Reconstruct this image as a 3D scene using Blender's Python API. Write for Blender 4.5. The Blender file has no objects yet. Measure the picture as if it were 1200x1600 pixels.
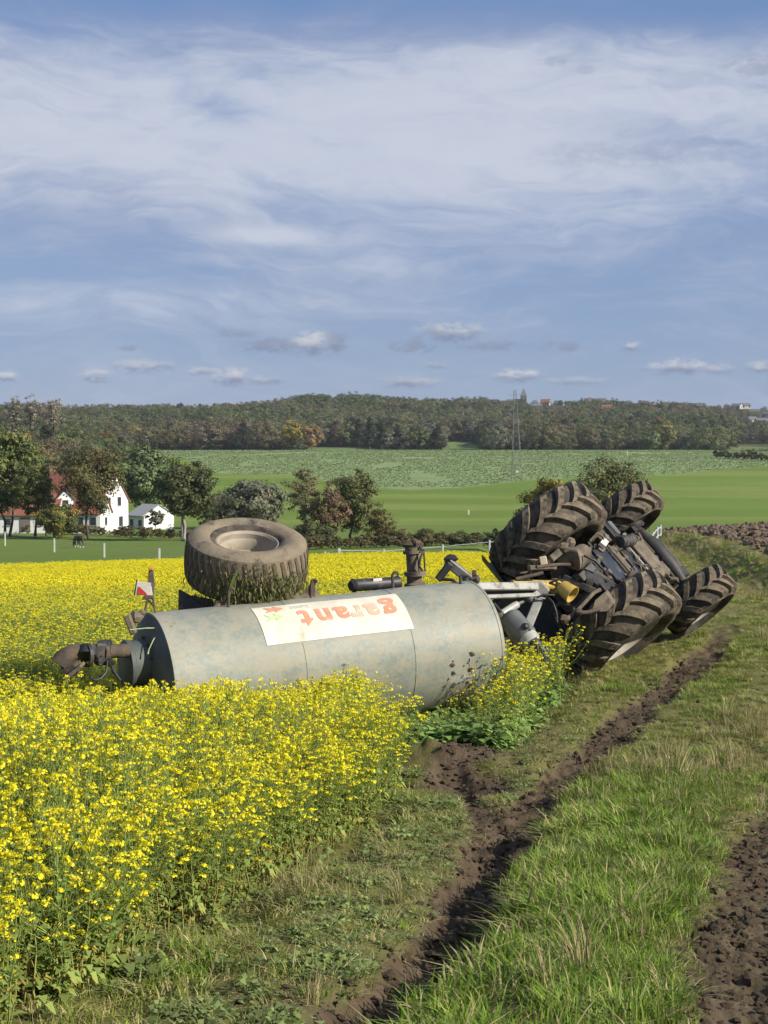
import bpy, bmesh, math, random
import numpy as np
from mathutils import Vector, Matrix, Euler

R_ = math.radians
scene = bpy.context.scene
COL = scene.collection

# ------------------------------------------------------------------ camera
FOC = 2400.0                                  # focal length in pixels of the 1200x1600 photograph
TH = math.atan(100 / FOC)                     # horizon a little above the middle of the frame
cam_d = bpy.data.cameras.new('camera')
cam = bpy.data.objects.new('camera', cam_d)
COL.objects.link(cam)
cam.location = (0, 0, 0)
cam.rotation_euler = (math.pi / 2 - TH, 0, 0)
cam_d.sensor_fit = 'HORIZONTAL'
cam_d.sensor_width = 36
cam_d.lens = 36 * FOC / 1200
cam_d.clip_start = 0.1
cam_d.clip_end = 12000
scene.camera = cam

# ------------------------------------------------------------------ sun, sky, exposure
SUN_EL = R_(31)
SUN_AZ = math.atan2(0.90, -0.44)              # clockwise from +Y: from the right, a little behind the camera
sun_dir = Vector((math.sin(SUN_AZ) * math.cos(SUN_EL), math.cos(SUN_AZ) * math.cos(SUN_EL), math.sin(SUN_EL)))
sd = bpy.data.lights.new('sun', 'SUN')
sd.energy = 5.0
sd.angle = R_(0.5)
sd.color = (1.0, 0.92, 0.78)
sun = bpy.data.objects.new('sun', sd)
COL.objects.link(sun)
sun.rotation_euler = sun_dir.to_track_quat('Z', 'Y').to_euler()

scene.view_settings.view_transform = 'Standard'
scene.view_settings.look = 'None'
scene.view_settings.exposure = 0.48
scene.view_settings.gamma = 1.0
scene.view_settings.use_curve_mapping = False
scene.cycles.max_bounces = 4
scene.cycles.diffuse_bounces = 2
scene.cycles.glossy_bounces = 2
scene.cycles.transmission_bounces = 2
scene.cycles.transparent_max_bounces = 4

world = bpy.data.worlds.new('World')
scene.world = world
world.use_nodes = True


class NT:
    """small helper to write node trees as expressions"""
    def __init__(self, tree):
        self.t = tree
        tree.nodes.clear()

    def n(self, typ, **kw):
        nd = self.t.nodes.new(typ)
        for k, v in kw.items():
            setattr(nd, k, v)
        return nd

    def set(self, sock, v):
        if isinstance(v, bpy.types.NodeSocket):
            self.t.links.new(v, sock)
        elif v is not None:
            if isinstance(v, (tuple, list)) and len(v) == 3 and sock.type == 'RGBA':
                v = (*v, 1)
            sock.default_value = v

    def m(self, op, a, b=None, c=None, clamp=False):
        nd = self.n('ShaderNodeMath', operation=op, use_clamp=clamp)
        self.set(nd.inputs[0], a)
        self.set(nd.inputs[1], b)
        self.set(nd.inputs[2], c)
        return nd.outputs[0]

    def v(self, op, a, b=None, scale=None):
        nd = self.n('ShaderNodeVectorMath', operation=op)
        self.set(nd.inputs[0], a)
        self.set(nd.inputs[1], b)
        if scale is not None:
            self.set(nd.inputs['Scale'], scale)
        return nd.outputs['Value'] if op in ('DOT_PRODUCT', 'LENGTH') else nd.outputs[0]

    def noise(self, vec, scale, detail=4, rough=0.55, dist=0.0, out='Fac'):
        nd = self.n('ShaderNodeTexNoise')
        self.set(nd.inputs['Vector'], vec)
        self.set(nd.inputs['Scale'], scale)
        self.set(nd.inputs['Detail'], detail)
        self.set(nd.inputs['Roughness'], rough)
        self.set(nd.inputs['Distortion'], dist)
        return nd.outputs[out]

    def ramp(self, fac, stops):
        nd = self.n('ShaderNodeValToRGB')
        cr = nd.color_ramp
        while len(cr.elements) > 1:
            cr.elements.remove(cr.elements[-1])
        for i, (p, c) in enumerate(stops):
            e = cr.elements[0] if i == 0 else cr.elements.new(p)
            e.position = p
            e.color = (*c, 1) if len(c) == 3 else c
        self.set(nd.inputs[0], fac)
        return nd.outputs[0]

    def mix(self, fac, a, b, blend='MIX'):
        nd = self.n('ShaderNodeMix', data_type='RGBA', blend_type=blend)
        self.set(nd.inputs['Factor'], fac)
        self.set(nd.inputs[6], a)
        self.set(nd.inputs[7], b)
        return nd.outputs[2]

    def sstep(self, x, a, b):
        nd = self.n('ShaderNodeMapRange', interpolation_type='SMOOTHSTEP')
        self.set(nd.inputs[0], x)
        self.set(nd.inputs[1], a)
        self.set(nd.inputs[2], b)
        return nd.outputs[0]


def build_world():
    t = NT(world.node_tree)
    out = t.n('ShaderNodeOutputWorld')
    bg = t.n('ShaderNodeBackground')
    bg.inputs['Strength'].default_value = SKY_STRENGTH
    sky = t.n('ShaderNodeTexSky', sky_type='NISHITA', sun_disc=False)
    sky.sun_elevation = SUN_EL
    sky.sun_rotation = SUN_AZ
    sky.altitude = 150
    sky.air_density = 1.0
    sky.dust_density = 0.35
    sky.ozone_density = 3.0
    tc = t.n('ShaderNodeTexCoord')
    d = tc.outputs['Generated']
    sep = t.n('ShaderNodeSeparateXYZ')
    t.set(sep.inputs[0], d)
    x, y, z = sep.outputs
    az = t.m('ARCTAN2', x, y)                    # 0 straight ahead, in radians
    el = t.m('ARCSINE', z)
    # high veil: soft sheets drawn out sideways, with finer wisps slanting through them
    mp = t.n('ShaderNodeMapping')
    t.set(mp.inputs[0], d)
    mp.inputs['Rotation'].default_value = (0, -0.16, 0)
    mp.inputs['Scale'].default_value = (4.2, 4.2, 10.5)
    mp.inputs['Location'].default_value = (2.3, 0.7, 1.9)
    warp = t.noise(mp.outputs[0], 1.1, 4, 0.55, out='Color')
    wv = t.v('ADD', mp.outputs[0], t.v('SCALE', t.v('SUBTRACT', warp, (0.5, 0.5, 0.5)), scale=1.1))
    n1 = t.noise(wv, 1.0, 6, 0.52)
    mp2 = t.n('ShaderNodeMapping')
    t.set(mp2.inputs[0], wv)
    mp2.inputs['Rotation'].default_value = (0, 0.30, 0)
    mp2.inputs['Scale'].default_value = (2.2, 2.2, 4.6)
    n2 = t.noise(mp2.outputs[0], 1.3, 8, 0.62)
    veil = t.m('ADD', t.m('MULTIPLY', n1, 0.62), t.m('MULTIPLY', n2, 0.38))

    def blob(px, py, sx, sy, rot=0.0):
        """soft elliptical weather patch around a direction (degrees of the frame)"""
        a0 = math.atan((px - 600) / FOC)
        e0 = math.atan((700 - py) / FOC)
        u = t.m('SUBTRACT', az, a0)
        w = t.m('SUBTRACT', el, e0)
        if rot:
            c, s = math.cos(rot), math.sin(rot)
            u, w = (t.m('ADD', t.m('MULTIPLY', u, c), t.m('MULTIPLY', w, s)),
                    t.m('SUBTRACT', t.m('MULTIPLY', w, c), t.m('MULTIPLY', u, s)))
        u = t.m('DIVIDE', u, sx / FOC)
        w = t.m('DIVIDE', w, sy / FOC)
        return t.m('EXPONENT', t.m('MULTIPLY', t.m('ADD', t.m('MULTIPLY', u, u), t.m('MULTIPLY', w, w)), -1.0))

    # broad bank of veil cloud across the upper sky, thin gaps round it
    bank = None
    for b in VEIL_PATCHES:
        g = t.m('MULTIPLY', blob(*b[:4], rot=b[5]), b[4])
        bank = g if bank is None else t.m('ADD', bank, g)
    veil = t.sstep(t.m('ADD', veil, bank), 0.20, 0.86)
    low = t.m('MULTIPLY', t.sstep(el, 0.0, 0.16), 1.0)
    veil = t.m('MULTIPLY', veil, t.m('ADD', t.m('MULTIPLY', low, 0.35), 0.65))
    n3 = t.m('ADD', t.m('MULTIPLY', n2, 0.6), t.m('MULTIPLY', bank, 1.0))
    vcol = t.mix(t.sstep(n3, 0.22, 0.62), (3.4, 3.95, 5.65), (6.1, 6.5, 7.55))
    base = t.mix(0.62, sky.outputs[0], (1.85, 3.05, 5.95))
    base = t.mix(t.m('MULTIPLY', veil, 0.95), base, vcol)
    # small cumulus low over the horizon
    cv = t.n('ShaderNodeCombineXYZ')
    t.set(cv.inputs[0], t.m('MULTIPLY', az, 120))
    t.set(cv.inputs[1], t.m('MULTIPLY', el, 210))
    edge = t.noise(cv.outputs[0], 1.0, 7, 0.66)
    edge2 = t.noise(cv.outputs[0], 0.45, 4, 0.6)
    for (px, py, sx, sy, bright, amt) in CUMULUS:
        g = blob(px, py, sx, sy)
        g = t.m('MULTIPLY', g, t.m('ADD', 1.0, t.m('MULTIPLY', t.m('SUBTRACT', edge, 0.5), 4.6)))
        mk = t.m('MULTIPLY', t.sstep(g, 0.12, 1.05), amt)
        hi = t.sstep(t.m('ADD', t.m('SUBTRACT', el, math.atan((700 - py) / FOC)), t.m('MULTIPLY', t.m('SUBTRACT', edge2, 0.5), 0.010)), -sy * 0.5 / FOC, sy * 0.35 / FOC)
        ccol = t.mix(t.m('MULTIPLY', hi, bright), (2.35, 2.75, 4.0), (6.6, 6.8, 7.2))
        base = t.mix(mk, base, ccol)
    t.set(bg.inputs['Color'], base)
    t.t.links.new(bg.outputs[0], out.inputs[0])


SKY_STRENGTH = 0.070
# px, py, half-width, half-height, strength, tilt
VEIL_PATCHES = [
    (560, 215, 900, 105, 0.26, 0.03), (150, 130, 420, 80, 0.12, -0.1), (950, 120, 420, 60, 0.12, 0.0),
    (650, 270, 300, 45, 0.10, -0.12), (430, 372, 130, 16, 0.20, 0.0), (330, 408, 80, 10, 0.10, 0.0), (250, 480, 420, 34, 0.17, -0.03),
    (760, 410, 260, 30, 0.08, 0.05), (600, 10, 1100, 38, -0.20, 0.0), (1120, 30, 160, 35, -0.22, 0.0), (350, 175, 60, 25, -0.16, -0.2),
    (100, 380, 280, 50, -0.06, 0.0), (900, 460, 420, 50, -0.02, 0.0), (600, 330, 900, 80, 0.07, 0.0), (850, 330, 300, 40, 0.06, 0.1)]
CUMULUS = [
    (432, 541, 60, 13, 0.1, 0.8), (492, 537, 36, 20, 0.85, 0.95), (525, 533, 22, 18, 0.15, 0.8), (645, 541, 40, 12, 0.1, 0.7), (705, 519, 56, 17, 0.7, 0.9),
    (765, 541, 48, 10, 0.1, 0.65), (226, 574, 46, 12, 0.7, 0.8), (150, 590, 28, 12, 0.8, 0.85), (360, 589, 34, 15, 0.9, 0.95), (315, 581, 34, 8, 0.7, 0.7),
    (645, 597, 50, 11, 0.6, 0.8), (806, 588, 38, 11, 0.9, 0.95), (1062, 576, 52, 13, 0.8, 0.95), (1120, 580, 24, 8, 0.7, 0.7), (988, 545, 16, 9, 0.8, 0.85),
    (878, 543, 36, 9, 0.1, 0.65), (12, 592, 18, 10, 0.9, 0.9), (370, 522, 34, 8, 0.1, 0.5), (198, 546, 20, 6, 0.1, 0.6), (866, 106, 30, 9, 0.05, 0.35), (915, 120, 24, 8, 0.05, 0.25),
    (1180, 126, 60, 18, 0.05, 0.35), (1000, 250, 170, 22, 0.1, 0.22), (415, 595, 26, 8, 0.7, 0.7), (900, 597, 50, 8, 0.7, 0.55), (1185, 578, 20, 10, 0.7, 0.8), (685, 571, 20, 6, 0.6, 0.6)]
build_world()

# ------------------------------------------------------------------ photograph geometry helpers
UPV = np.array([0, math.sin(TH), math.cos(TH)])
FWV = np.array([0, math.cos(TH), -math.sin(TH)])


def ray(px, py):
    d = np.array([(px - 600) / FOC, 0, 0]) + UPV * (800 - py) / FOC + FWV
    return d / d[1]


def P(px, py, D):
    """world point seen in that direction at distance D"""
    return ray(px, py) * D


# ------------------------------------------------------------------ noise
def _hash(ix, iy, seed):
    n = (ix.astype(np.int64) * 374761393 + iy.astype(np.int64) * 668265263 + seed * 1442695041) & 0xffffffff
    n = ((n ^ (n >> 13)) * 1274126177) & 0xffffffff
    n = n ^ (n >> 16)
    return (n & 0xffff) / 65535.0


def vnoise(x, y, seed=0):
    ix, iy = np.floor(x), np.floor(y)
    fx, fy = x - ix, y - iy
    fx = fx * fx * (3 - 2 * fx)
    fy = fy * fy * (3 - 2 * fy)
    a, b = _hash(ix, iy, seed), _hash(ix + 1, iy, seed)
    c, d = _hash(ix, iy + 1, seed), _hash(ix + 1, iy + 1, seed)
    return a + (b - a) * fx + (c - a) * fy + (a - b - c + d) * fx * fy


def fbm(x, y, seed=0, octv=4, gain=0.5):
    s, amp, tot = 0, 1.0, 0
    for i in range(octv):
        s = s + amp * vnoise(x * 2 ** i + i * 17.3, y * 2 ** i - i * 9.1, seed + i)
        tot += amp
        amp *= gain
    return s / tot                                # 0..1


def sst(x, a, b):
    t = np.clip((x - a) / (b - a), 0, 1)
    return t * t * (3 - 2 * t)


# ------------------------------------------------------------------ terrain height (metres below the eye)
def smooth_table(pts):
    ys = np.array([p[0] for p in pts], float)
    zs = np.array([p[1] for p in pts], float)
    u = np.linspace(0, math.log(3501), 1400)
    z = np.interp(np.exp(u) - 1, ys, zs)
    k = np.exp(-np.linspace(-2, 2, 45) ** 2)
    k /= k.sum()
    zp = np.pad(z, 22, mode='edge')
    return u, np.convolve(zp, k, 'valid')


FIELD_T = smooth_table([(0, -1.66), (5, -2.2), (8, -2.52), (11, -2.84), (13.2, -3.06), (17, -3.24), (20, -3.24), (30, -3.80), (60, -5.5), (88, -6.9), (120, -8.5),
                        (185, -11.6), (240, -13.0), (280, -13.4), (320, -12.4), (400, -8.9), (500, -5.0), (620, -1.5), (680, -0.9), (740, -1.6), (3500, -1.6)])
TRACK_T = smooth_table([(0, -1.66), (5, -2.2), (8, -2.52), (11, -2.84), (13.2, -3.0), (15, -3.05), (17.5, -2.98), (20.5, -2.84), (22, -2.78), (30, -2.9), (45, -3.2), (60, -3.75),
                        (72, -4.3), (100, -7.2), (130, -9.4), (185, -11.8), (240, -13.0), (280, -13.4), (320, -12.4), (400, -8.9), (500, -5.0), (620, -1.5), (680, -0.9), (740, -1.6), (3500, -1.6)])
EDGE = ([0, 6.4, 8.9, 11.66, 13.2, 16, 20, 30, 60, 88, 200], [-3.0, -1.24, -.70, -0.10, .12, .9, 2.0, 2.9, 5, 6.3, 12])      # right edge of the mustard field
RUT_A = ([0, 5, 6.3, 7.55, 10.5, 12.7, 14.6, 17.5, 20.4, 23, 28, 40], [-1.4, -.3, -.02, .31, .83, 1.22, 1.83, 2.9, 4.2, 5.1, 6.2, 8.5])
RUT_B = ([5, 6.4, 7.3, 9.07, 10.4, 11.66, 13, 14.7], [-.5, -.05, .2, .56, .72, .80, .76, .62])
RUT_C = ([0, 5, 6.4, 8, 11.5, 13.5, 17, 20], [.2, 1.2, 1.5, 1.92, 2.95, 3.7, 5.2, 6.6])
BANK = ([0, 24, 30, 34.5, 40, 44.6, 50, 60, 66, 75, 110], [16, 9.0, 7.7, 7.7, 8.3, 8.9, 9.6, 10.5, 11.1, 12.4, 17])        # foot of the bank below the ploughed field
RIDGE = ([-1400, -600, -100, 0, 165, 300, 400, 480, 560, 640, 700, 770, 820, 900, 960, 1050, 1120, 1165, 1200, 1300, 1800, 2600],
         [650, 640, 640, 640, 637, 634, 629, 622, 629, 632, 634, 632, 633, 625, 631, 635, 638, 646, 644, 640, 645, 650])


# hamlets stand on small knolls of the ridge: pixel column, base row, distance
KNOLLS = [(936, 652, 1260), (948, 645, 1300), (838, 641, 1380), (865, 645, 1340), (852, 634, 1420), (145, 646, 1400), (1150, 641, 1400), (1164, 640, 1420), (1178, 652, 1340), (1190, 666, 1150), (1200, 656, 1250), (1174, 663, 1200), (818, 638, 1400)]
KNOLLS = sorted(KNOLLS, key=lambda k: k[2])


def knoll_mask(x, y):
    g = 0 * x
    for px, py, D in KNOLLS:
        g = np.maximum(g, np.exp(-(((x - (px - 600) / FOC * D) / 42) ** 2 + ((y - D) / 75) ** 2)))
    return g


def lk(tab, y):
    return np.interp(y, tab[0], tab[1])


def tab(T, y):
    return np.interp(np.log(np.maximum(y, 0) + 1), T[0], T[1])


def rut_masks(x, y):
    wob = (fbm(x * 2.3, y * 2.3, 5, 3) - 0.5) * 0.28
    near = 1 - sst(y, 21, 27)
    a = np.abs(x - lk(RUT_A, y) + wob) / (0.285 - 0.01 * sst(y, 9, 13))
    b = np.abs(x - lk(RUT_B, y) + wob * .6) / 0.15
    c = np.abs(x - lk(RUT_C, y) + wob) / 0.34
    A = (1 - sst(a, 0.55, 1.25)) * near
    B = (1 - sst(b, 0.5, 1.4)) * sst(y, 5.2, 6.2) * (1 - sst(y, 14.2, 15))
    Cc = (1 - sst(c, 0.5, 1.25)) * (1 - sst(y, 11, 15))
    return A, B, Cc


MOUND = (0.52, 15.0)


def height(x, y):
    x = np.asarray(x, float)
    y = np.asarray(y, float)
    yy = np.maximum(y, 0)
    e = lk(EDGE, yy)
    tt = sst(x, e - 0.3, e + 1.0)
    z = tab(FIELD_T, yy) * (1 - tt) + tab(TRACK_T, yy) * tt
    z = z + 0.03 * np.minimum(x, 0) * sst(yy, 14, 40) * (1 - sst(yy, 110, 200))
    # ploughed field stands higher than the lane
    bk = x - lk(BANK, yy)
    on = sst(yy, 24, 32) * (1 - sst(yy, 74, 92))
    z = z + on * (0.42 * sst(bk, 0.0, 1.1) + 0.05 * np.clip(bk, 0, 14))
    # far side of the valley and the wooded ridge
    px = 600 + FOC * x / np.maximum(yy, 1)
    ridge_z = (700 - np.interp(px, *RIDGE)) / FOC * 1400 - 13.0
    r = sst(yy, 760, 1420)
    z = z * (1 - r) + ridge_z * r
    z = z + sst(yy, 800, 1000) * (1 - sst(yy, 1300, 1420)) * 20 * (fbm(x / 150, y / 150, 31, 3) - 0.5)
    for kpx, kpy, kD in KNOLLS:
        g = np.exp(-(((x - (kpx - 600) / FOC * kD) / 42) ** 2 + ((yy - kD) / 75) ** 2))
        z = z + g * ((700 - kpy) / FOC * kD - z)
    z = z - sst(yy, 1500, 2600) * 40
    z = z + sst(yy, 250, 330) * (1 - sst(yy, 600, 700)) * 1.3 * (fbm(x / 90, y / 90, 77, 2) - 0.5)
    # left side of the far field sinks a little toward the wood
    z = z + 0.10 * (fbm(x / 9, y / 9, 3, 2) - 0.5) * sst(yy, 5, 8)
    return z


def height_near(x, y):
    """height with ruts, mound and clods"""
    z = height(x, y)
    A, B, Cc = rut_masks(x, y)
    hump = np.exp(-((x - (lk(RUT_A, y) + lk(RUT_C, y)) / 2) / 0.55) ** 2) * (1 - sst(y, 13, 18))
    z = z + 0.10 * hump
    z = z + 0.16 * sst(x, lk(RUT_C, y) + 0.3, lk(RUT_C, y) + 1.3) * (1 - sst(y, 20, 28)) * sst(y, 7, 10)
    cl = fbm(x * 5.5, y * 5.5, 11, 4, 0.6) - 0.5
    z = z - A * (0.085 - 0.17 * cl) - B * (0.08 - 0.1 * cl) - Cc * (0.05 - 0.13 * cl)
    # tread bars pressed into the main rut
    bars = np.sin((y + 0.6 * np.abs(x - lk(RUT_A, y))) * 2 * math.pi / 0.24)
    z = z + A * 0.026 * bars
    md = np.hypot((x - MOUND[0]) / 0.55, (y - MOUND[1]) / 0.62)
    z = z + 0.26 * np.exp(-md ** 2) * (0.6 + 0.9 * fbm(x * 5, y * 5, 8, 3))
    pit = np.hypot((x - 0.72) / 0.5, (y - 13.9) / 0.55)
    z = z - 0.16 * np.exp(-pit ** 2)
    grassy = (1 - np.clip(A + B + Cc, 0, 1)) * (1 - sst(y, 25, 60))
    z = z + grassy * (0.12 * (fbm(x * 1.9, y * 1.9, 21, 3) - 0.5) + 0.06 * (fbm(x * 5.2, y * 5.2, 22, 2) - 0.5))
    e = lk(EDGE, y)
    z = z - 0.14 * np.exp(-((x - e - 0.10) / 0.16) ** 2) * sst(y, 7.0, 8.2) * (1 - sst(y, 12.4, 13.4)) + 0.05 * np.exp(-((x - e - 0.42) / 0.16) ** 2) * sst(y, 7.0, 8.2) * (1 - sst(y, 12.4, 13.4))
    bk = x - lk(BANK, y)
    pl = sst(bk, 0.9, 1.6) * sst(y, 26, 32) * (1 - sst(y, 72, 80))
    z = z + pl * 0.22 * (fbm(x * 2.6, y * 2.6, 41, 3, 0.6) - 0.5)
    return z


def hz(x, y):
    return float(height_near(np.array([x]), np.array([y]))[0])


def ground_hit(px, py, d0=5, d1=2500):
    r = ray(px, py)
    D = np.exp(np.linspace(math.log(d0), math.log(d1), 6000))
    z = height(r[0] * D, D)
    below = np.where(r[2] * D < z)[0]
    i = below[0] if len(below) else len(D) - 1
    return np.array([r[0] * D[i], D[i], z[i]])


# ------------------------------------------------------------------ mesh helpers
WM = {}                                           # world matrices of parents, by object name


class MB:
    def __init__(self):
        self.V, self.F = [], []

    def add(self, verts, faces):
        o = len(self.V)
        self.V.extend([tuple(map(float, v)) for v in verts])
        self.F.extend([tuple(int(i) + o for i in f) for f in faces])
        return self

    def box(self, c, size, axes=None, bev=0.0):
        c = np.asarray(c, float)
        A = np.eye(3) if axes is None else np.array([np.asarray(a, float) / np.linalg.norm(a) for a in axes])
        h = np.asarray(size, float) / 2
        b = min(bev, h.min() * 0.49)
        if b <= 0:
            vs = [c + (A * (np.array(s) * h)[:, None]).sum(0) for s in [(-1, -1, -1), (1, -1, -1), (1, 1, -1), (-1, 1, -1), (-1, -1, 1), (1, -1, 1), (1, 1, 1), (-1, 1, 1)]]
            return self.add(vs, [(0, 3, 2, 1), (4, 5, 6, 7), (0, 1, 5, 4), (1, 2, 6, 5), (2, 3, 7, 6), (3, 0, 4, 7)])
        S = [(sx, sy, sz) for sx in (-1, 1) for sy in (-1, 1) for sz in (-1, 1)]
        vs, idx = [], {}
        for s in S:
            for k in range(3):
                q = np.array(s, float) * (h - b)
                q[k] = s[k] * h[k]
                idx[(s, k)] = len(vs)
                vs.append(c + (A * q[:, None]).sum(0))
        fs = []
        for k in range(3):
            i, j = [(1, 2), (0, 2), (0, 1)][k]
            for sg in (-1, 1):
                q = []
                for a, bb in ((-1, -1), (1, -1), (1, 1), (-1, 1)):
                    s = [0, 0, 0]
                    s[k], s[i], s[j] = sg, a, bb
                    q.append(idx[(tuple(s), k)])
                fs.append(tuple(q))
        for k in range(3):
            i, j = [(1, 2), (0, 2), (0, 1)][k]
            for a in (-1, 1):
                for bb in (-1, 1):
                    q = []
                    for sg, kk in ((-1, i), (1, i), (1, j), (-1, j)):
                        s = [0, 0, 0]
                        s[k], s[i], s[j] = sg, a, bb
                        q.append(idx[(tuple(s), kk)])
                    fs.append(tuple(q))
        for s in S:
            fs.append(tuple(idx[(s, k)] for k in range(3)))
        return self.add(vs, fs)

    def bar(self, p0, p1, w, h, side=(0, 0, 1), bev=0.004):
        p0, p1 = np.asarray(p0, float), np.asarray(p1, float)
        d = p1 - p0
        L = np.linalg.norm(d)
        d = d / L
        s = np.asarray(side, float)
        a = np.cross(s, d)
        if np.linalg.norm(a) < 1e-6:
            a = np.cross((1, 0.1, 0.3), d)
        a /= np.linalg.norm(a)
        return self.box((p0 + p1) / 2, (L, w, h), (d, a, np.cross(d, a)), bev)

    def tube(self, pts, r, n=8, cap=True):
        pts = [np.asarray(p, float) for p in pts]
        rs = [r] * len(pts) if np.isscalar(r) else list(r)
        T = []
        for i in range(len(pts)):
            t = pts[min(i + 1, len(pts) - 1)] - pts[max(i - 1, 0)]
            T.append(t / (np.linalg.norm(t) + 1e-12))
        a = np.cross(T[0], (0.31, 0.12, 0.94))
        if np.linalg.norm(a) < 1e-3:
            a = np.cross(T[0], (1, 0, 0))
        vs = []
        for i, p in enumerate(pts):
            a = a - T[i] * (a @ T[i])
            a /= np.linalg.norm(a)
            b = np.cross(T[i], a)
            for k in range(n):
                g = 2 * math.pi * k / n
                vs.append(p + rs[i] * (math.cos(g) * a + math.sin(g) * b))
        fs = [(i * n + k, i * n + (k + 1) % n, (i + 1) * n + (k + 1) % n, (i + 1) * n + k) for i in range(len(pts) - 1) for k in range(n)]
        if cap:
            fs.append(tuple(range(n - 1, -1, -1)))
            fs.append(tuple((len(pts) - 1) * n + k for k in range(n)))
        return self.add(vs, fs)

    def lathe(self, o, axis, prof, n=32, closed=False):
        """profile of (radius, height along axis)"""
        o = np.asarray(o, float)
        ax = np.asarray(axis, float)
        ax = ax / np.linalg.norm(ax)
        a = np.cross(ax, (0.2, 0.3, 0.93))
        a /= np.linalg.norm(a)
        b = np.cross(ax, a)
        vs, m = [], len(prof)
        for (r, h) in prof:
            for k in range(n):
                g = 2 * math.pi * k / n
                vs.append(o + ax * h + max(r, 1e-4) * (math.cos(g) * a + math.sin(g) * b))
        fs = []
        for i in range(m if closed else m - 1):
            j = (i + 1) % m
            fs += [(i * n + k, i * n + (k + 1) % n, j * n + (k + 1) % n, j * n + k) for k in range(n)]
        return self.add(vs, fs)

    def lump(self, c, r, seed=0, n=8, amp=0.35, squash=(1, 1, 1)):
        """irregular clod"""
        rng = random.Random(seed)
        vs, fs = [], []
        for i in range(1, n // 2):
            th = math.pi * i / (n // 2)
            for k in range(n):
                g = 2 * math.pi * k / n
                q = r * (1 + amp * (rng.random() - .5) * 2)
                vs.append(np.asarray(c, float) + q * np.array([math.sin(th) * math.cos(g) * squash[0], math.sin(th) * math.sin(g) * squash[1], math.cos(th) * squash[2]]))
        m = n // 2 - 1
        for i in range(m - 1):
            fs += [(i * n + k, (i + 1) * n + k, (i + 1) * n + (k + 1) % n, i * n + (k + 1) % n) for k in range(n)]
        vs.append(np.asarray(c, float) + np.array([0, 0, r * squash[2]]))
        vs.append(np.asarray(c, float) - np.array([0, 0, r * squash[2]]))
        fs += [(len(vs) - 2, k, (k + 1) % n) for k in range(n)]
        fs += [(len(vs) - 1, (m - 1) * n + (k + 1) % n, (m - 1) * n + k) for k in range(n)]
        return self.add(vs, fs)

    def prism(self, pts, ext):
        """closed outline (3d points) pushed by vector ext"""
        pts = [np.asarray(p, float) for p in pts]
        n = len(pts)
        e = np.asarray(ext, float)
        return self.add(pts + [p + e for p in pts], [tuple(range(n - 1, -1, -1)), tuple(range(n, 2 * n))] + [(i, (i + 1) % n, n + (i + 1) % n, n + i) for i in range(n)])

    def build(self, name, mat, parent=None, world_space=False, smooth=None, recalc=True):
        me = bpy.data.meshes.new(name)
        V = self.V
        if world_space and parent is not None:
            M = np.array(WM[parent.name].inverted())
            A = np.array(V)
            V = (A @ M[:3, :3].T + M[:3, 3]).tolist()
        me.from_pydata(V, [], self.F)
        if recalc:
            bm = bmesh.new()
            bm.from_mesh(me)
            bmesh.ops.recalc_face_normals(bm, faces=bm.faces)
            bm.to_mesh(me)
            bm.free()
        if smooth is not None:
            me.shade_smooth()
            me.set_sharp_from_angle(angle=R_(smooth))
        me.materials.append(mat)
        o = bpy.data.objects.new(name, me)
        COL.objects.link(o)
        if parent is not None:
            o.parent = parent
        return o


def tag(o, label=None, cat=None, group=None, kind=None):
    for k, v in (('label', label), ('category', cat), ('group', group), ('kind', kind)):
        if v:
            o[k] = v
    return o


def empty(name, loc, rot=None, parent=None):
    o = bpy.data.objects.new(name, None)
    COL.objects.link(o)
    M = Matrix.Translation(Vector(loc))
    if rot is not None:
        M = M @ Matrix([list(map(float, r)) for r in rot]).to_4x4()
    o.matrix_basis = M
    if parent is not None:
        o.parent = parent
        WM[o.name] = WM[parent.name] @ M
    else:
        WM[o.name] = M
    o.empty_display_size = 0.2
    return o


def copy_tree(o, parent=None):
    c = o.copy()
    COL.objects.link(c)
    c.parent = parent
    for ch in list(o.children):
        copy_tree(ch, c)
    return c


def quads_mesh(name, V, col, mats, faces=None):
    """V (N,4,3) separate quads with one colour each -> mesh with attribute col"""
    N = len(V)
    me = bpy.data.meshes.new(name)
    me.vertices.add(N * 4)
    me.vertices.foreach_set('co', np.ascontiguousarray(V, dtype=np.float32).ravel())
    me.loops.add(N * 4)
    me.loops.foreach_set('vertex_index', np.arange(N * 4, dtype=np.int32))
    me.polygons.add(N)
    me.polygons.foreach_set('loop_start', np.arange(0, N * 4, 4, dtype=np.int32))
    me.polygons.foreach_set('loop_total', np.full(N, 4, dtype=np.int32))
    me.update(calc_edges=True)
    at = me.attributes.new('col', 'FLOAT_COLOR', 'POINT')
    c = np.ones((N, 4, 4), np.float32)
    c[:, :, :3] = np.asarray(col)[:, None, :]
    at.data.foreach_set('color', c.ravel())
    for m in mats:
        me.materials.append(m)
    return me

# ------------------------------------------------------------------ materials
def new_mat(name):
    m = bpy.data.materials.new(name)
    m.use_nodes = True
    t = NT(m.node_tree)
    out = t.n('ShaderNodeOutputMaterial')
    b = t.n('ShaderNodeBsdfPrincipled')
    t.t.links.new(b.outputs[0], out.inputs[0])
    return m, t, b, out


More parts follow.
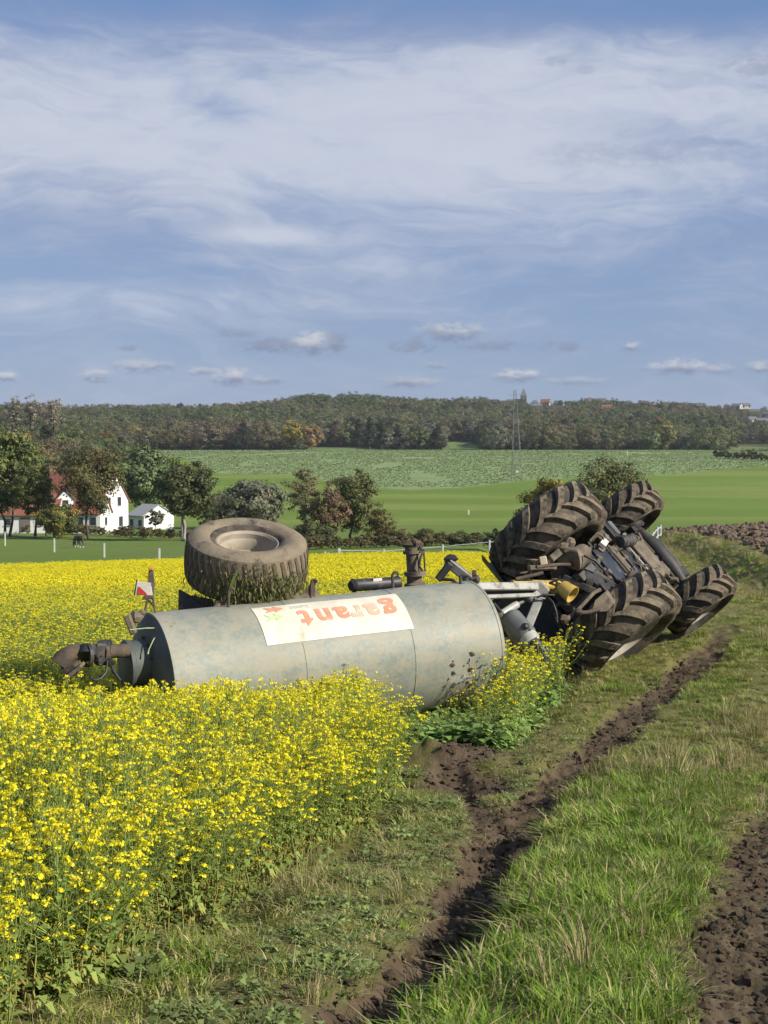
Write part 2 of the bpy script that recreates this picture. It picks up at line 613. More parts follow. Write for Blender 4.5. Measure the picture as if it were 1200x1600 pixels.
def pm(name, c1, c2=None, scale=8.0, rough=0.6, metal=0.0, bump=0.0, dirt=None, rough2=None, spec=0.5, stretch=None, detail=5):
    """two-tone procedural material; dirt = (colour, amount 0..1, scale)"""
    m, t, b, out = new_mat(name)
    co = t.n('ShaderNodeTexCoord').outputs['Object']
    if stretch:
        mp = t.n('ShaderNodeMapping')
        mp.inputs['Scale'].default_value = stretch
        t.set(mp.inputs[0], co)
        co = mp.outputs[0]
    n = t.noise(co, scale, detail, 0.6)
    c2 = c2 or tuple(min(1, v * 1.25) for v in c1)
    col = t.mix(t.sstep(n, 0.3, 0.7), c1, c2)
    rg = rough
    if dirt:
        dn = t.noise(co, dirt[2], 6, 0.65)
        k = t.sstep(dn, 0.72 - 0.5 * dirt[1], 0.92 - 0.5 * dirt[1])
        col = t.mix(k, col, dirt[0])
        rg = t.m('ADD', rough, t.m('MULTIPLY', k, max(0.0, 0.9 - rough)))
        if metal:
            t.set(b.inputs['Metallic'], t.m('MULTIPLY', t.m('SUBTRACT', 1.0, k), metal))
    elif metal:
        b.inputs['Metallic'].default_value = metal
    t.set(b.inputs['Base Color'], col)
    t.set(b.inputs['Roughness'], rg)
    b.inputs['Specular IOR Level'].default_value = spec
    if bump:
        bn = t.n('ShaderNodeBump')
        bn.inputs['Strength'].default_value = bump
        bn.inputs['Distance'].default_value = 0.02
        t.set(bn.inputs['Height'], t.noise(co, scale * 2.5, 6, 0.65))
        t.set(b.inputs['Normal'], bn.outputs[0])
    return m


def plant_mat(name, transl=0.28, vary=0.25, tint=None, gloss=0.25):
    """foliage: colour stored on the leaves, a little different on each plant"""
    m, t, b, out = new_mat(name)
    at = t.n('ShaderNodeAttribute')
    at.attribute_name = 'col'
    col = at.outputs['Color']
    oi = t.n('ShaderNodeObjectInfo')
    if tint:
        col = t.mix(1.0, col, t.ramp(oi.outputs['Random'], tint), 'MULTIPLY')
    hs = t.n('ShaderNodeHueSaturation')
    rnd = t.m('FRACT', t.m('MULTIPLY', oi.outputs['Random'], 7.31))
    t.set(hs.inputs['Value'], t.m('ADD', 1 - vary / 2, t.m('MULTIPLY', rnd, vary)))
    t.set(hs.inputs['Color'], col)
    col = hs.outputs[0]
    t.set(b.inputs['Base Color'], col)
    b.inputs['Roughness'].default_value = 0.55
    b.inputs['Specular IOR Level'].default_value = gloss
    tr = t.n('ShaderNodeBsdfTranslucent')
    t.set(tr.inputs[0], col)
    mx = t.n('ShaderNodeMixShader')
    mx.inputs[0].default_value = transl
    t.t.links.new(b.outputs[0], mx.inputs[1])
    t.t.links.new(tr.outputs[0], mx.inputs[2])
    t.t.links.new(mx.outputs[0], out.inputs[0])
    return m


M = {}
M['leaf'] = plant_mat('leaf', 0.32, 0.1)
M['mustard'] = plant_mat('mustard_leaf_and_petal', 0.40, 0.16)
M['blade'] = plant_mat('grass_blade', 0.25, 0.55)
M['wood_leaf'] = plant_mat('woodland_leaf', 0.22, 0.40)
M['bark'] = pm('bark', (0.045, 0.036, 0.028), (0.09, 0.075, 0.06), 6, 0.9, bump=0.6, stretch=(1, 1, 0.3))
M['pale_bark'] = pm('pale_bark', (0.22, 0.2, 0.17), (0.36, 0.34, 0.3), 6, 0.85, bump=0.4, stretch=(1, 1, 0.3))

MUD = (0.20, 0.155, 0.105)
MUD_D = (0.075, 0.053, 0.036)
M['galv'] = None


def galv():
    m, t, b, out = new_mat('weathered_galvanised_steel')
    co = t.n('ShaderNodeTexCoord').outputs['Object']
    vor = t.n('ShaderNodeTexVoronoi')
    vor.inputs['Scale'].default_value = 34
    t.set(vor.inputs['Vector'], co)
    sp = t.n('ShaderNodeSeparateColor')
    t.set(sp.inputs[0], vor.outputs['Color'])
    n = t.noise(co, 2.2, 6, 0.6)
    n2 = t.noise(co, 9, 5, 0.6)
    c = t.mix(t.sstep(n, 0.35, 0.68), (0.16, 0.185, 0.155), (0.262, 0.258, 0.205))
    c = t.mix(t.m('MULTIPLY', sp.outputs[0], 0.30), c, (0.34, 0.365, 0.335))
    c = t.mix(t.m('MULTIPLY', t.sstep(n2, 0.48, 0.72), 0.7), c, (0.30, 0.262, 0.185))
    # rust freckles and earth smears
    n3 = t.noise(co, 21, 4, 0.7)
    c = t.mix(t.m('MULTIPLY', t.sstep(n3, 0.66, 0.76), 0.35), c, (0.22, 0.14, 0.08))
    mp = t.n('ShaderNodeMapping')
    mp.inputs['Scale'].default_value = (2.0, 8.0, 1.2)
    t.set(mp.inputs[0], co)
    n4 = t.noise(mp.outputs[0], 1.6, 6, 0.6)
    c = t.mix(t.m('MULTIPLY', t.sstep(n4, 0.45, 0.66), 0.6), c, (0.30, 0.27, 0.19))
    # rubbed blue-grey scrapes running round the shell
    mp2 = t.n('ShaderNodeMapping')
    mp2.inputs['Scale'].default_value = (9.0, 0.7, 0.7)
    t.set(mp2.inputs[0], co)
    n5 = t.noise(mp2.outputs[0], 1.3, 5, 0.65)
    c = t.mix(t.m('MULTIPLY', t.sstep(n5, 0.50, 0.70), 0.30), c, (0.185, 0.225, 0.225))
    # earth scraped on near the front end, streaky brown
    ln = t.v('LENGTH', t.v('MULTIPLY', t.v('SUBTRACT', co, (1.50, 0.95 - 0.72, 0.60)), (2.6, 1.6, 0.0)))
    k = t.m('MULTIPLY', t.sstep(t.m('ADD', t.m('MULTIPLY', ln, -0.9), t.m('ADD', n2, t.m('MULTIPLY', n3, 0.5))), -0.05, 0.45), 0.8)
    c = t.mix(k, c, (0.25, 0.195, 0.13))
    t.set(b.inputs['Base Color'], c)
    b.inputs['Metallic'].default_value = 0.0
    t.set(b.inputs['Roughness'], t.m('ADD', 0.42, t.m('MULTIPLY', n, 0.3)))
    bn = t.n('ShaderNodeBump')
    bn.inputs['Strength'].default_value = 0.12
    bn.inputs['Distance'].default_value = 0.02
    t.set(bn.inputs['Height'], t.noise(co, 3.0, 4, 0.5))
    t.set(b.inputs['Normal'], bn.outputs[0])
    return m


M['galv'] = galv()
M['rubber'] = pm('muddy_black_rubber', (0.026, 0.024, 0.021), (0.05, 0.045, 0.038), 5, 0.8, bump=0.5, dirt=((0.125, 0.10, 0.073), 0.62, 3.5), spec=0.3)
M['lug'] = pm('dried_mud_on_rubber_lug', (0.105, 0.086, 0.063), (0.205, 0.168, 0.12), 7, 0.9, bump=0.8, dirt=((0.045, 0.04, 0.035), 0.46, 9), spec=0.2)
M['tread_mud'] = pm('dark_greenish_mud_in_tread', (0.062, 0.055, 0.036), (0.135, 0.112, 0.075), 6, 0.95, bump=0.9, dirt=((0.19, 0.155, 0.11), 0.36, 5), spec=0.2)
M['tyre_mud'] = pm('mud_caked_rubber', (0.165, 0.135, 0.096), (0.24, 0.20, 0.145), 3.2, 0.9, bump=0.6, dirt=((0.055, 0.048, 0.04), 0.46, 3), spec=0.2)
M['rear_shade'] = pm('painted_rear_shade', (0.052, 0.065, 0.061), (0.085, 0.097, 0.088), 4, 0.6, bump=0.15, dirt=((0.10, 0.095, 0.075), 0.3, 5))  # shade of the tank's rear end painted in as a dark base colour
M['rim_tan'] = pm('dusty_pale_rim_paint', (0.24, 0.20, 0.148), (0.34, 0.295, 0.23), 4, 0.7, bump=0.1, dirt=(MUD, 0.3, 6))
M['rim_white'] = pm('dusty_white_rim_paint', (0.30, 0.27, 0.23), (0.45, 0.42, 0.36), 5, 0.6, dirt=((0.12,0.095,0.07), 0.55, 5))
M['dark_steel'] = pm('black_painted_steel', (0.014, 0.014, 0.015), (0.034, 0.033, 0.032), 6, 0.6, bump=0.3, dirt=((0.085, 0.068, 0.05), 0.42, 5))
M['navy'] = pm('navy_belly_plate', (0.020, 0.025, 0.036), (0.034, 0.040, 0.052), 4, 0.45, bump=0.15, dirt=((0.15, 0.12, 0.085), 0.34, 6))
M['brown_steel'] = pm('mud_brown_steel', (0.052, 0.038, 0.028), (0.105, 0.079, 0.056), 6, 0.85, bump=0.6, dirt=((0.035, 0.028, 0.022), 0.35, 8))
M['tan_steel'] = pm('tan_mud_on_cast_iron', (0.085, 0.068, 0.05), (0.175, 0.142, 0.103), 6, 0.9, bump=0.5, dirt=((0.05, 0.042, 0.035), 0.36, 7))
M['grey_frame'] = pm('light_grey_galvanised_frame', (0.21, 0.215, 0.20), (0.31, 0.315, 0.295), 5, 0.5, bump=0.1, dirt=((0.13, 0.105, 0.08), 0.45, 6))
M['grey_drum'] = pm('dark_grey_pump_casing', (0.085, 0.09, 0.092), (0.13, 0.135, 0.135), 6, 0.5, dirt=((0.2, 0.165, 0.12), 0.22, 6))
M['white_cast'] = pm('pale_cast_cover', (0.30, 0.30, 0.28), (0.42, 0.42, 0.395), 6, 0.5, dirt=(MUD, 0.25, 6))
M['yellow_plastic'] = pm('yellow_guard_plastic', (0.40, 0.27, 0.055), (0.50, 0.35, 0.085), 5, 0.5, dirt=((0.2, 0.15, 0.085), 0.44, 7))
M['hose'] = pm('black_rubber_hose', (0.016, 0.016, 0.018), (0.03, 0.03, 0.032), 9, 0.5, dirt=((0.16, 0.125, 0.09), 0.30, 7))
M['white_plastic'] = pm('scuffed_white_plastic', (0.48, 0.46, 0.42), (0.60, 0.58, 0.54), 7, 0.5, dirt=(MUD, 0.3, 8))
M['red_paint'] = pm('red_reflective_film', (0.5, 0.03, 0.03), (0.6, 0.05, 0.045), 8, 0.4, dirt=(MUD, 0.2, 9))
M['banner'] = pm('weathered_white_film', (0.54, 0.51, 0.42), (0.64, 0.61, 0.51), 3.5, 0.55, dirt=((0.42, 0.37, 0.27), 0.36, 4))
M['letter'] = pm('faded_orange_red_print', (0.56, 0.225, 0.135), (0.60, 0.30, 0.19), 6, 0.55, dirt=((0.62, 0.47, 0.36), 0.26, 7))
M['letter_faint'] = pm('worn_off_orange_print', (0.58, 0.36, 0.25), (0.61, 0.44, 0.33), 6, 0.55, dirt=((0.62, 0.55, 0.45), 0.45, 6))
M['print_green'] = pm('faded_green_print', (0.42, 0.58, 0.24), (0.52, 0.64, 0.34), 6, 0.55, dirt=((0.74, 0.74, 0.6), 0.35, 8))
M['print_grey'] = pm('faded_grey_print', (0.50, 0.53, 0.48), (0.6, 0.62, 0.56), 6, 0.55)
M['soil'] = pm('dug_soil', (0.062, 0.045, 0.029), (0.14, 0.105, 0.069), 9, 0.95, bump=0.8, spec=0.2)
M['plough'] = pm('ploughed_soil', (0.105, 0.077, 0.056), (0.185, 0.14, 0.10), 5, 0.95, bump=0.8, spec=0.2)
M['white_wall'] = pm('white_render', (0.74, 0.74, 0.73), (0.82, 0.82, 0.81), 0.8, 0.85)
M['red_roof'] = pm('red_clay_tiles', (0.20, 0.070, 0.045), (0.29, 0.105, 0.065), 1.6, 0.85, bump=0.3, dirt=((0.16, 0.075, 0.05), 0.32, 0.9))
M['grey_roof'] = pm('grey_slate_roof', (0.10, 0.10, 0.11), (0.16, 0.16, 0.17), 1.6, 0.8)
M['dark_glass'] = pm('dark_window_glass', (0.03, 0.035, 0.045), (0.05, 0.055, 0.065), 2, 0.12)
M['trim'] = pm('dark_window_frame', (0.16, 0.14, 0.12), (0.22, 0.2, 0.18), 3, 0.6)
M['village_wall'] = pm('pale_distant_render', (0.42, 0.40, 0.37), (0.52, 0.5, 0.46), 0.3, 0.9)
M['stone'] = pm('dark_church_stone', (0.10, 0.095, 0.095), (0.15, 0.14, 0.14), 1, 0.9)
M['post'] = pm('pale_fence_post', (0.46, 0.46, 0.45), (0.6, 0.6, 0.58), 9, 0.7)
M['galv_rail'] = pm('galvanised_fence_rail', (0.36, 0.38, 0.39), (0.48, 0.5, 0.5), 9, 0.45)
M['lattice'] = pm('grey_lattice_steel', (0.13, 0.14, 0.14), (0.2, 0.21, 0.21), 4, 0.6)
M['horse'] = pm('dark_bay_coat', (0.028, 0.017, 0.012), (0.05, 0.03, 0.02), 5, 0.55)
M['stocking'] = pm('white_stocking_hair', (0.5, 0.46, 0.4), (0.6, 0.56, 0.5), 9, 0.8)

# ------------------------------------------------------------------ the ground: one sheet out past the ridge
CROP_LOW = ([-3000, 180, 280, 340, 450, 560, 640, 720, 830, 940, 1060, 1200, 4000], [400, 712, 713, 740, 742, 760, 766, 762, 750, 745, 740, 728, 722])
_cx = np.array(CROP_LOW[0][1:-1], float)
_cD = np.array([ground_hit(px, py)[1] for px, py in zip(CROP_LOW[0][1:-1], CROP_LOW[1][1:-1])])
CROP_AZ = (_cx - 600) / FOC


def zone_colour(x, y):
    """real base colours of the ground cover and a soil mask"""
    n1 = fbm(x * 0.8, y * 0.8, 51, 4)
    n2 = fbm(x / 14, y / 14, 52, 4)
    n3 = fbm(x / 60, y / 25, 53, 4)
    az = x / np.maximum(y, 1)
    shp = x.shape + (3,)

    def c(v):
        return np.broadcast_to(np.array(v, float), shp)

    def lerp(a, b, k):
        return a + (b - a) * k[..., None]
    col = lerp(c((0.115, 0.125, 0.036)), c((0.175, 0.165, 0.06)), n1)                 # rough grass by the track
    A, B, Cc = rut_masks(x, y)
    md = np.hypot((x - MOUND[0]) / 0.62, (y - MOUND[1]) / 0.7)
    pit = np.hypot((x - 0.72) / 0.5, (y - 13.9) / 0.55)
    soil = np.clip(A + B + Cc * 0.9 + (1 - sst(md, 0.75, 1.1)) + (1 - sst(pit, 0.8, 1.2)), 0, 1)
    patchy = (1 - sst(y, 16, 22)) * sst(fbm(x * 1.7, y * 1.7, 66, 3), 0.56, 0.68) * 0.7
    left = 1 - sst(x, lk(RUT_A, y) - 0.1, lk(RUT_A, y) + 0.2)
    soil = np.clip(soil + patchy * (0.25 + 0.35 * left) * sst(x, lk(EDGE, y) + 0.25, lk(EDGE, y) + 0.6), 0, 1)
    e = lk(EDGE, y)
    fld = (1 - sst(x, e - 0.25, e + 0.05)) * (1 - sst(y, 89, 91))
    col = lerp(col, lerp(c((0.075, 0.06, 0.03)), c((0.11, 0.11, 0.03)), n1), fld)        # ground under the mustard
    soilc = lerp(c((0.058, 0.042, 0.027)), c((0.135, 0.101, 0.066)), fbm(x * 7, y * 7, 54, 3))
    col = lerp(col, soilc, soil * (1 - fld))
    # lane beyond the tractor and ploughed field
    bk = x - lk(BANK, y)
    ploughed = sst(bk, 1.3, 1.8) * sst(y, 26, 31) * (1 - sst(y, 86, 92))
    col = lerp(col, lerp(c((0.10, 0.073, 0.052)), c((0.19, 0.142, 0.10)), fbm(x * 2.6, y * 2.6, 41, 3)), ploughed)
    past = sst(y, 89, 92) * (1 - ploughed)
    pcol = lerp(c((0.100, 0.158, 0.026)), c((0.142, 0.196, 0.038)), n2)
    pcol = lerp(pcol, c((0.13, 0.145, 0.055)), sst(fbm(x / 5, y / 3, 57, 4), 0.55, 0.75) * 0.5)
    col = lerp(col, pcol, past)
    mead = sst(y, 255, 275)
    mcol = lerp(c((0.098, 0.160, 0.022)), c((0.140, 0.205, 0.034)), n3)
    mcol = lerp(mcol, c((0.20, 0.235, 0.06)), sst(fbm(x / 110, y / 16, 59, 4), 0.52, 0.7) * 0.6)
    col = lerp(col, mcol, mead)
    Dc = np.interp(az, CROP_AZ, _cD)
    crop = sst(y, Dc - 3, Dc + 3) * sst(az, -0.19, -0.168)
    ccol = lerp(c((0.165, 0.225, 0.088)), c((0.22, 0.285, 0.125)), fbm(x / 5, y / 9, 58, 4, 0.7))
    col = lerp(col, ccol, crop)
    wood = sst(y, 745, 765)
    wcol = lerp(c((0.04, 0.05, 0.02)), c((0.075, 0.075, 0.03)), n2)
    col = lerp(col, wcol, wood)
    for (cpx, w, y0, y1, cc) in CLEARINGS:
        k = (1 - sst(np.abs(az - (cpx - 600) / FOC), w * 0.8 / FOC, w / FOC)) * sst(y, y0, y0 + 12) * (1 - sst(y, y1 - 12, y1))
        col = lerp(col, c(cc), k)
    return col, soil * (1 - fld)


CLEARINGS = [(722, 34, 800, 960, (0.13, 0.185, 0.06)), (535, 60, 760, 860, (0.12, 0.17, 0.055)), (1178, 40, 760, 930, (0.14, 0.18, 0.07))]


def ground_material():
    m, t, b, out = new_mat('ground_cover')
    at = t.n('ShaderNodeAttribute')
    at.attribute_name = 'gcol'
    co = t.n('ShaderNodeTexCoord').outputs['Object']
    n1 = t.noise(co, 14, 5, 0.65)
    n2 = t.noise(co, 0.55, 6, 0.7)
    k = t.m('ADD', 0.55, t.m('ADD', t.m('MULTIPLY', n1, 0.45), t.m('MULTIPLY', n2, 0.45)))
    col = t.mix(1.0, at.outputs['Color'], t.n('ShaderNodeCombineColor').outputs[0], 'MULTIPLY')
    cc = t.t.nodes[-2]
    cb = [n for n in t.t.nodes if n.bl_idname == 'ShaderNodeCombineColor'][0]
    for i in range(3):
        t.set(cb.inputs[i], k)
    t.set(b.inputs['Base Color'], col)
    b.inputs['Roughness'].default_value = 0.95
    b.inputs['Specular IOR Level'].default_value = 0.15
    bn = t.n('ShaderNodeBump')
    bn.inputs['Strength'].default_value = 0.7
    bn.inputs['Distance'].default_value = 0.05
    t.set(bn.inputs['Height'], t.m('ADD', t.noise(co, 22, 6, 0.7), t.m('MULTIPLY', n2, 2.0)))
    t.set(b.inputs['Normal'], bn.outputs[0])
    return m


def build_ground():
    D = [0.6, 1.5, 2.5, 3.4, 4.2]
    while D[-1] < 2700:
        d = D[-1]
        D.append(d * (1.0045 if d < 24 else 1.0075 if d < 90 else 1.011))
    D = np.array(D)
    fine = np.linspace(-17.5, 17.5, 420)
    co = np.concatenate([np.linspace(-178, -60, 24), np.linspace(-55, -18.5, 30)])
    A = np.radians(np.concatenate([co, fine, -co[::-1], [180.0]]))
    AA, DD = np.meshgrid(A, D)
    X = DD * np.sin(AA)
    Y = DD * np.cos(AA)
    Z = height_near(X, np.where(Y > 0, Y, 0))
    nr, nc = X.shape
    V = np.stack([X, Y, Z], -1).reshape(-1, 3)
    c, s = zone_colour(X, np.maximum(Y, 0))
    i = np.arange(nr * nc).reshape(nr, nc)
    j = np.roll(i, -1, 1)
    Q = np.stack([i[:-1], j[:-1], j[1:], i[1:]], -1).reshape(-1, 4)
    me = bpy.data.meshes.new('ground')
    me.vertices.add(len(V))
    me.vertices.foreach_set('co', V.astype(np.float32).ravel())
    me.loops.add(len(Q) * 4)
    me.loops.foreach_set('vertex_index', Q[:, ::-1].astype(np.int32).ravel())
    me.polygons.add(len(Q))
    me.polygons.foreach_set('loop_start', np.arange(0, len(Q) * 4, 4, dtype=np.int32))
    me.polygons.foreach_set('loop_total', np.full(len(Q), 4, dtype=np.int32))
    me.update(calc_edges=True)
    me.shade_smooth()
    at = me.attributes.new('gcol', 'FLOAT_COLOR', 'POINT')
    cc = np.ones((len(V), 4), np.float32)
    cc[:, :3] = c.reshape(-1, 3)
    at.data.foreach_set('color', cc.ravel())
    me.materials.append(ground_material())
    o = bpy.data.objects.new('ground', me)
    COL.objects.link(o)
    tag(o, 'grassy track, mustard field floor and rolling farmland out to the ridge', 'ground', kind='structure')


build_ground()


# ------------------------------------------------------------------ scatter of ground cover with geometry nodes
def scatter(name, pts, yaw, tilt, scl, idx, variants, label, cat):
    N = len(pts)
    me = bpy.data.meshes.new(name)
    me.vertices.add(N)
    me.vertices.foreach_set('co', np.asarray(pts, np.float32).ravel())
    rot = np.zeros((N, 3), np.float32)
    rot[:, 0], rot[:, 1], rot[:, 2] = tilt[:, 0], tilt[:, 1], yaw
    me.attributes.new('rot', 'FLOAT_VECTOR', 'POINT').data.foreach_set('vector', rot.ravel())
    me.attributes.new('scl', 'FLOAT_VECTOR', 'POINT').data.foreach_set('vector', np.asarray(scl, np.float32).ravel())
    me.attributes.new('idx', 'INT', 'POINT').data.foreach_set('value', np.asarray(idx, np.int32))
    o = bpy.data.objects.new(name, me)
    COL.objects.link(o)
    vc = bpy.data.collections.new(name + '_kinds')
    for v in variants:
        vc.objects.link(v)
    ng = bpy.data.node_groups.new(name + '_scatter', 'GeometryNodeTree')
    ng.interface.new_socket('Geometry', in_out='INPUT', socket_type='NodeSocketGeometry')
    ng.interface.new_socket('Geometry', in_out='OUTPUT', socket_type='NodeSocketGeometry')
    nn, lk_ = ng.nodes, ng.links
    gi, go = nn.new('NodeGroupInput'), nn.new('NodeGroupOutput')
    ci = nn.new('GeometryNodeCollectionInfo')
    ci.inputs['Collection'].default_value = vc
    ci.inputs['Separate Children'].default_value = True
    ci.inputs['Reset Children'].default_value = True
    ip = nn.new('GeometryNodeInstanceOnPoints')
    ip.inputs['Pick Instance'].default_value = True

    def attr(nm, typ):
        a = nn.new('GeometryNodeInputNamedAttribute')
        a.data_type = typ
        a.inputs['Name'].default_value = nm
        return a.outputs['Attribute']
    er = nn.new('FunctionNodeEulerToRotation')
    lk_.new(attr('rot', 'FLOAT_VECTOR'), er.inputs[0])
    lk_.new(er.outputs[0], ip.inputs['Rotation'])
    lk_.new(attr('scl', 'FLOAT_VECTOR'), ip.inputs['Scale'])
    lk_.new(attr('idx', 'INT'), ip.inputs['Instance Index'])
    lk_.new(gi.outputs[0], ip.inputs['Points'])
    lk_.new(ci.outputs[0], ip.inputs['Instance'])
    lk_.new(ip.outputs[0], go.inputs[0])
    md = o.modifiers.new('scatter', 'NODES')
    md.node_group = ng
    me.materials.append(variants[0].data.materials[0])
    tag(o, label, cat, kind='stuff')
    return o


def rand_wedge(rng, n_per_m2, y0, y1, xl, xr, step=1.0):
    """random plan points between xl(y) and xr(y)"""
    out = []
    y = y0
    while y < y1:
        ys = min(step, y1 - y)
        a, b = xl(y + ys / 2), xr(y + ys / 2)
        if b > a:
            dn = n_per_m2(y) if callable(n_per_m2) else n_per_m2
            k = rng.poisson(dn * (b - a) * ys)
            out.append(np.stack([rng.uniform(a, b, k), rng.uniform(y, y + ys, k)], 1))
        y += ys
    return np.concatenate(out) if out else np.zeros((0, 2))


class PlantMesh:
    """collects coloured quads"""
    def __init__(self, seed):
        self.rng = np.random.default_rng(seed)
        self.q, self.c = [], []

    def quad(self, a, b, c, d, col):
        self.q.append((a, b, c, d))
        self.c.append(col)

    def jit(self, col, k=0.15):
        return np.clip(np.asarray(col) * (1 + k * (self.rng.random() - .5) * 2) * (1 + 0.1 * (self.rng.random(3) - .5)), 0, 1)

    def stalk(self, p0, p1, w0, w1, col, segs=1, bow=None):
        """thin three-sided stem"""
        p0, p1 = np.asarray(p0, float), np.asarray(p1, float)
        d = p1 - p0
        d = d / (np.linalg.norm(d) + 1e-9)
        a = np.cross(d, (0.3, 0.9, 0.2))
        a /= np.linalg.norm(a)
        b = np.cross(d, a)
        ring = [math.cos(g) * a + math.sin(g) * b for g in (0, 2.094, 4.189)]
        prev, pw = p0, w0
        for s in range(1, segs + 1):
            t = s / segs
            q = p0 + (p1 - p0) * t
            if bow is not None:
                q = q + np.asarray(bow) * 4 * t * (1 - t)
            w = w0 + (w1 - w0) * t
            for k in range(3):
                r0, r1 = ring[k], ring[(k + 1) % 3]
                self.quad(prev + r0 * pw, prev + r1 * pw, q + r1 * w, q + r0 * w, col)
            prev, pw = q, w
        return prev

    def leaf(self, p, d, L, W, col, droop=0.5, fold=0.15):
        """two-segment leaf"""
        d = np.asarray(d, float)
        d /= np.linalg.norm(d)
        s = np.cross(d, (0, 0, 1))
        if np.linalg.norm(s) < 1e-3:
            s = np.array([1., 0, 0])
        s /= np.linalg.norm(s)
        m = p + d * L * 0.5 + np.array([0, 0, fold * L])
        e = p + d * L + np.array([0, 0, -droop * L * 0.5])
        w = s * W / 2
        self.quad(p - w * 0.25, p + w * 0.25, m + w, m - w, col)
        self.quad(m - w, m + w, e + w * 0.15, e - w * 0.15, self.jit(col, 0.08))

    def flower_head(self, p, r, n, col, size):
        rng = self.rng
        for _ in range(n):
            v = rng.normal(size=3)
            v[2] = abs(v[2]) * 0.8 + 0.15
            v /= np.linalg.norm(v)
            c = p + v * r * rng.uniform(0.55, 1.1) * np.array([1, 1, 0.8])
            nrm = v + rng.normal(size=3) * 0.35
            nrm /= np.linalg.norm(nrm)
            a = np.cross(nrm, rng.normal(size=3))
            a /= np.linalg.norm(a)
            b = np.cross(nrm, a)
            s = size * rng.uniform(0.75, 1.2) / 2
            cup = nrm * s * 0.35
            self.quad(c - a * s + cup, c - b * s - cup * .3, c + a * s + cup, c + b * s - cup * .3, self.jit(col, 0.1))

    def make(self, name, mat):
        me = quads_mesh(name, np.array(self.q), np.array(self.c), [mat])
        return bpy.data.objects.new(name, me)


YEL = (0.93, 0.83, 0.028)
YEL2 = (0.86, 0.70, 0.06)
STEM = (0.33, 0.40, 0.11)
STRAW = (0.50, 0.37, 0.16)
GRN = (0.25, 0.34, 0.085)


def mustard_plant(name, seed, H=1.0, heads=7, dry=0.3, petals=11, sz=0.0165):
    p = PlantMesh(seed)
    rng = p.rng
    lean = rng.normal(size=2) * 0.05
    top = np.array([lean[0], lean[1], H])
    mid = np.array([lean[0] * 0.3, lean[1] * 0.3, H * 0.5])
    low = np.array(STEM) * (1 - dry) + np.array(STRAW) * dry
    p.stalk((0, 0, 0), mid, 0.0055, 0.0042, p.jit(low), 2, bow=(rng.normal() * .02, rng.normal() * .02, 0))
    p.stalk(mid, top, 0.0042, 0.0018, p.jit(STEM), 2)
    ends = [top]
    for k in range(heads - 1):
        t = rng.uniform(0.30, 0.9)
        b = mid * (1 - t) * 2 + top * (2 * t - 1) if t > 0.5 else mid * (t * 2)
        a = rng.uniform(0, 2 * math.pi)
        L = (1.04 - t) * H * rng.uniform(0.55, 0.95)
        out = L * rng.uniform(0.3, 0.62)
        e = b + np.array([math.cos(a) * out, math.sin(a) * out, L * rng.uniform(0.72, 0.98)])
        p.stalk(b, e, 0.0028, 0.0014, p.jit(STEM), 2, bow=(math.cos(a) * out * .12, math.sin(a) * out * .12, -L * .03))
        ends.append(e)
    for e in ends:
        col = YEL if rng.random() > 0.08 else YEL2
        p.flower_head(e, 0.021 * rng.uniform(0.6, 1.35), petals, col, sz)
        p.flower_head(e + np.array([0, 0, 0.016]), 0.007, 3, (0.34, 0.42, 0.05), 0.008)
        for _ in range(5):                                    # young pods below the head
            a = rng.uniform(0, 2 * math.pi)
            q = e - np.array([0, 0, rng.uniform(0.03, 0.13)])
            p.stalk(q, q + np.array([math.cos(a) * .028, math.sin(a) * .028, .022]), 0.0013, 0.0010, p.jit((0.2, 0.28, 0.06)))
    nl = rng.integers(20, 27)
    for k in range(nl):
        t = rng.uniform(0.12, 0.88)
        a = rng.uniform(0, 2 * math.pi)
        b = np.array([lean[0] * t * t, lean[1] * t * t, H * t])
        yl = rng.random() < dry * (0.9 - t) * 1.3
        col = p.jit((0.40, 0.34, 0.08) if yl else GRN, 0.3)
        L = rng.uniform(0.04, 0.10) * (1.1 - 0.6 * t) * (0.65 if yl else 1)
        p.leaf(b, (math.cos(a), math.sin(a), rng.uniform(0.1, 0.7)), L, L * rng.uniform(0.35, 0.6), col, droop=rng.uniform(0.2, 0.9))
    return p.make(name, M['mustard'])


def grass_tuft(name, seed, n=26, L=(0.10, 0.26), spread=0.06, dry=0.15, width=0.0036, lay=0.5, base=(0.150, 0.250, 0.032)):
    p = PlantMesh(seed)
    rng = p.rng
    wind = rng.normal(size=2) * 0.35
    for _ in range(n):
        a = rng.uniform(0, 2 * math.pi)
        r = spread * math.sqrt(rng.random())
        b = np.array([math.cos(a) * r, math.sin(a) * r, -0.01])
        ln = rng.uniform(*L)
        d = np.array([math.cos(a + rng.normal() * .8), math.sin(a + rng.normal() * .8)]) * rng.uniform(0.1, 1.0) * lay + wind * lay
        if rng.random() < dry:
            col = p.jit((0.42, 0.35, 0.175), 0.25)
        else:
            col = p.jit(np.array(base) * (1 - .3 * rng.random()) + np.array((0.05, 0.05, 0.0)) * rng.random(), 0.25)
        s = np.array([-d[1], d[0], 0]) + rng.normal(size=3) * 0.2
        s[2] *= 0.3
        s = s / (np.linalg.norm(s) + 1e-9) * width * rng.uniform(0.7, 1.3)
        pr, pw = b, 1.0
        for k in range(1, 4):
            t = k / 3
            q = b + np.array([d[0] * ln * t * t, d[1] * ln * t * t, ln * (t - 0.42 * lay * t * t * min(1, np.hypot(*d) * 1.3))])
            w = (1 - t) ** 0.7
            p.quad(pr - s * pw, pr + s * pw, q + s * w, q - s * w, col)
            pr, pw = q, w
    return p.make(name, M['blade'])


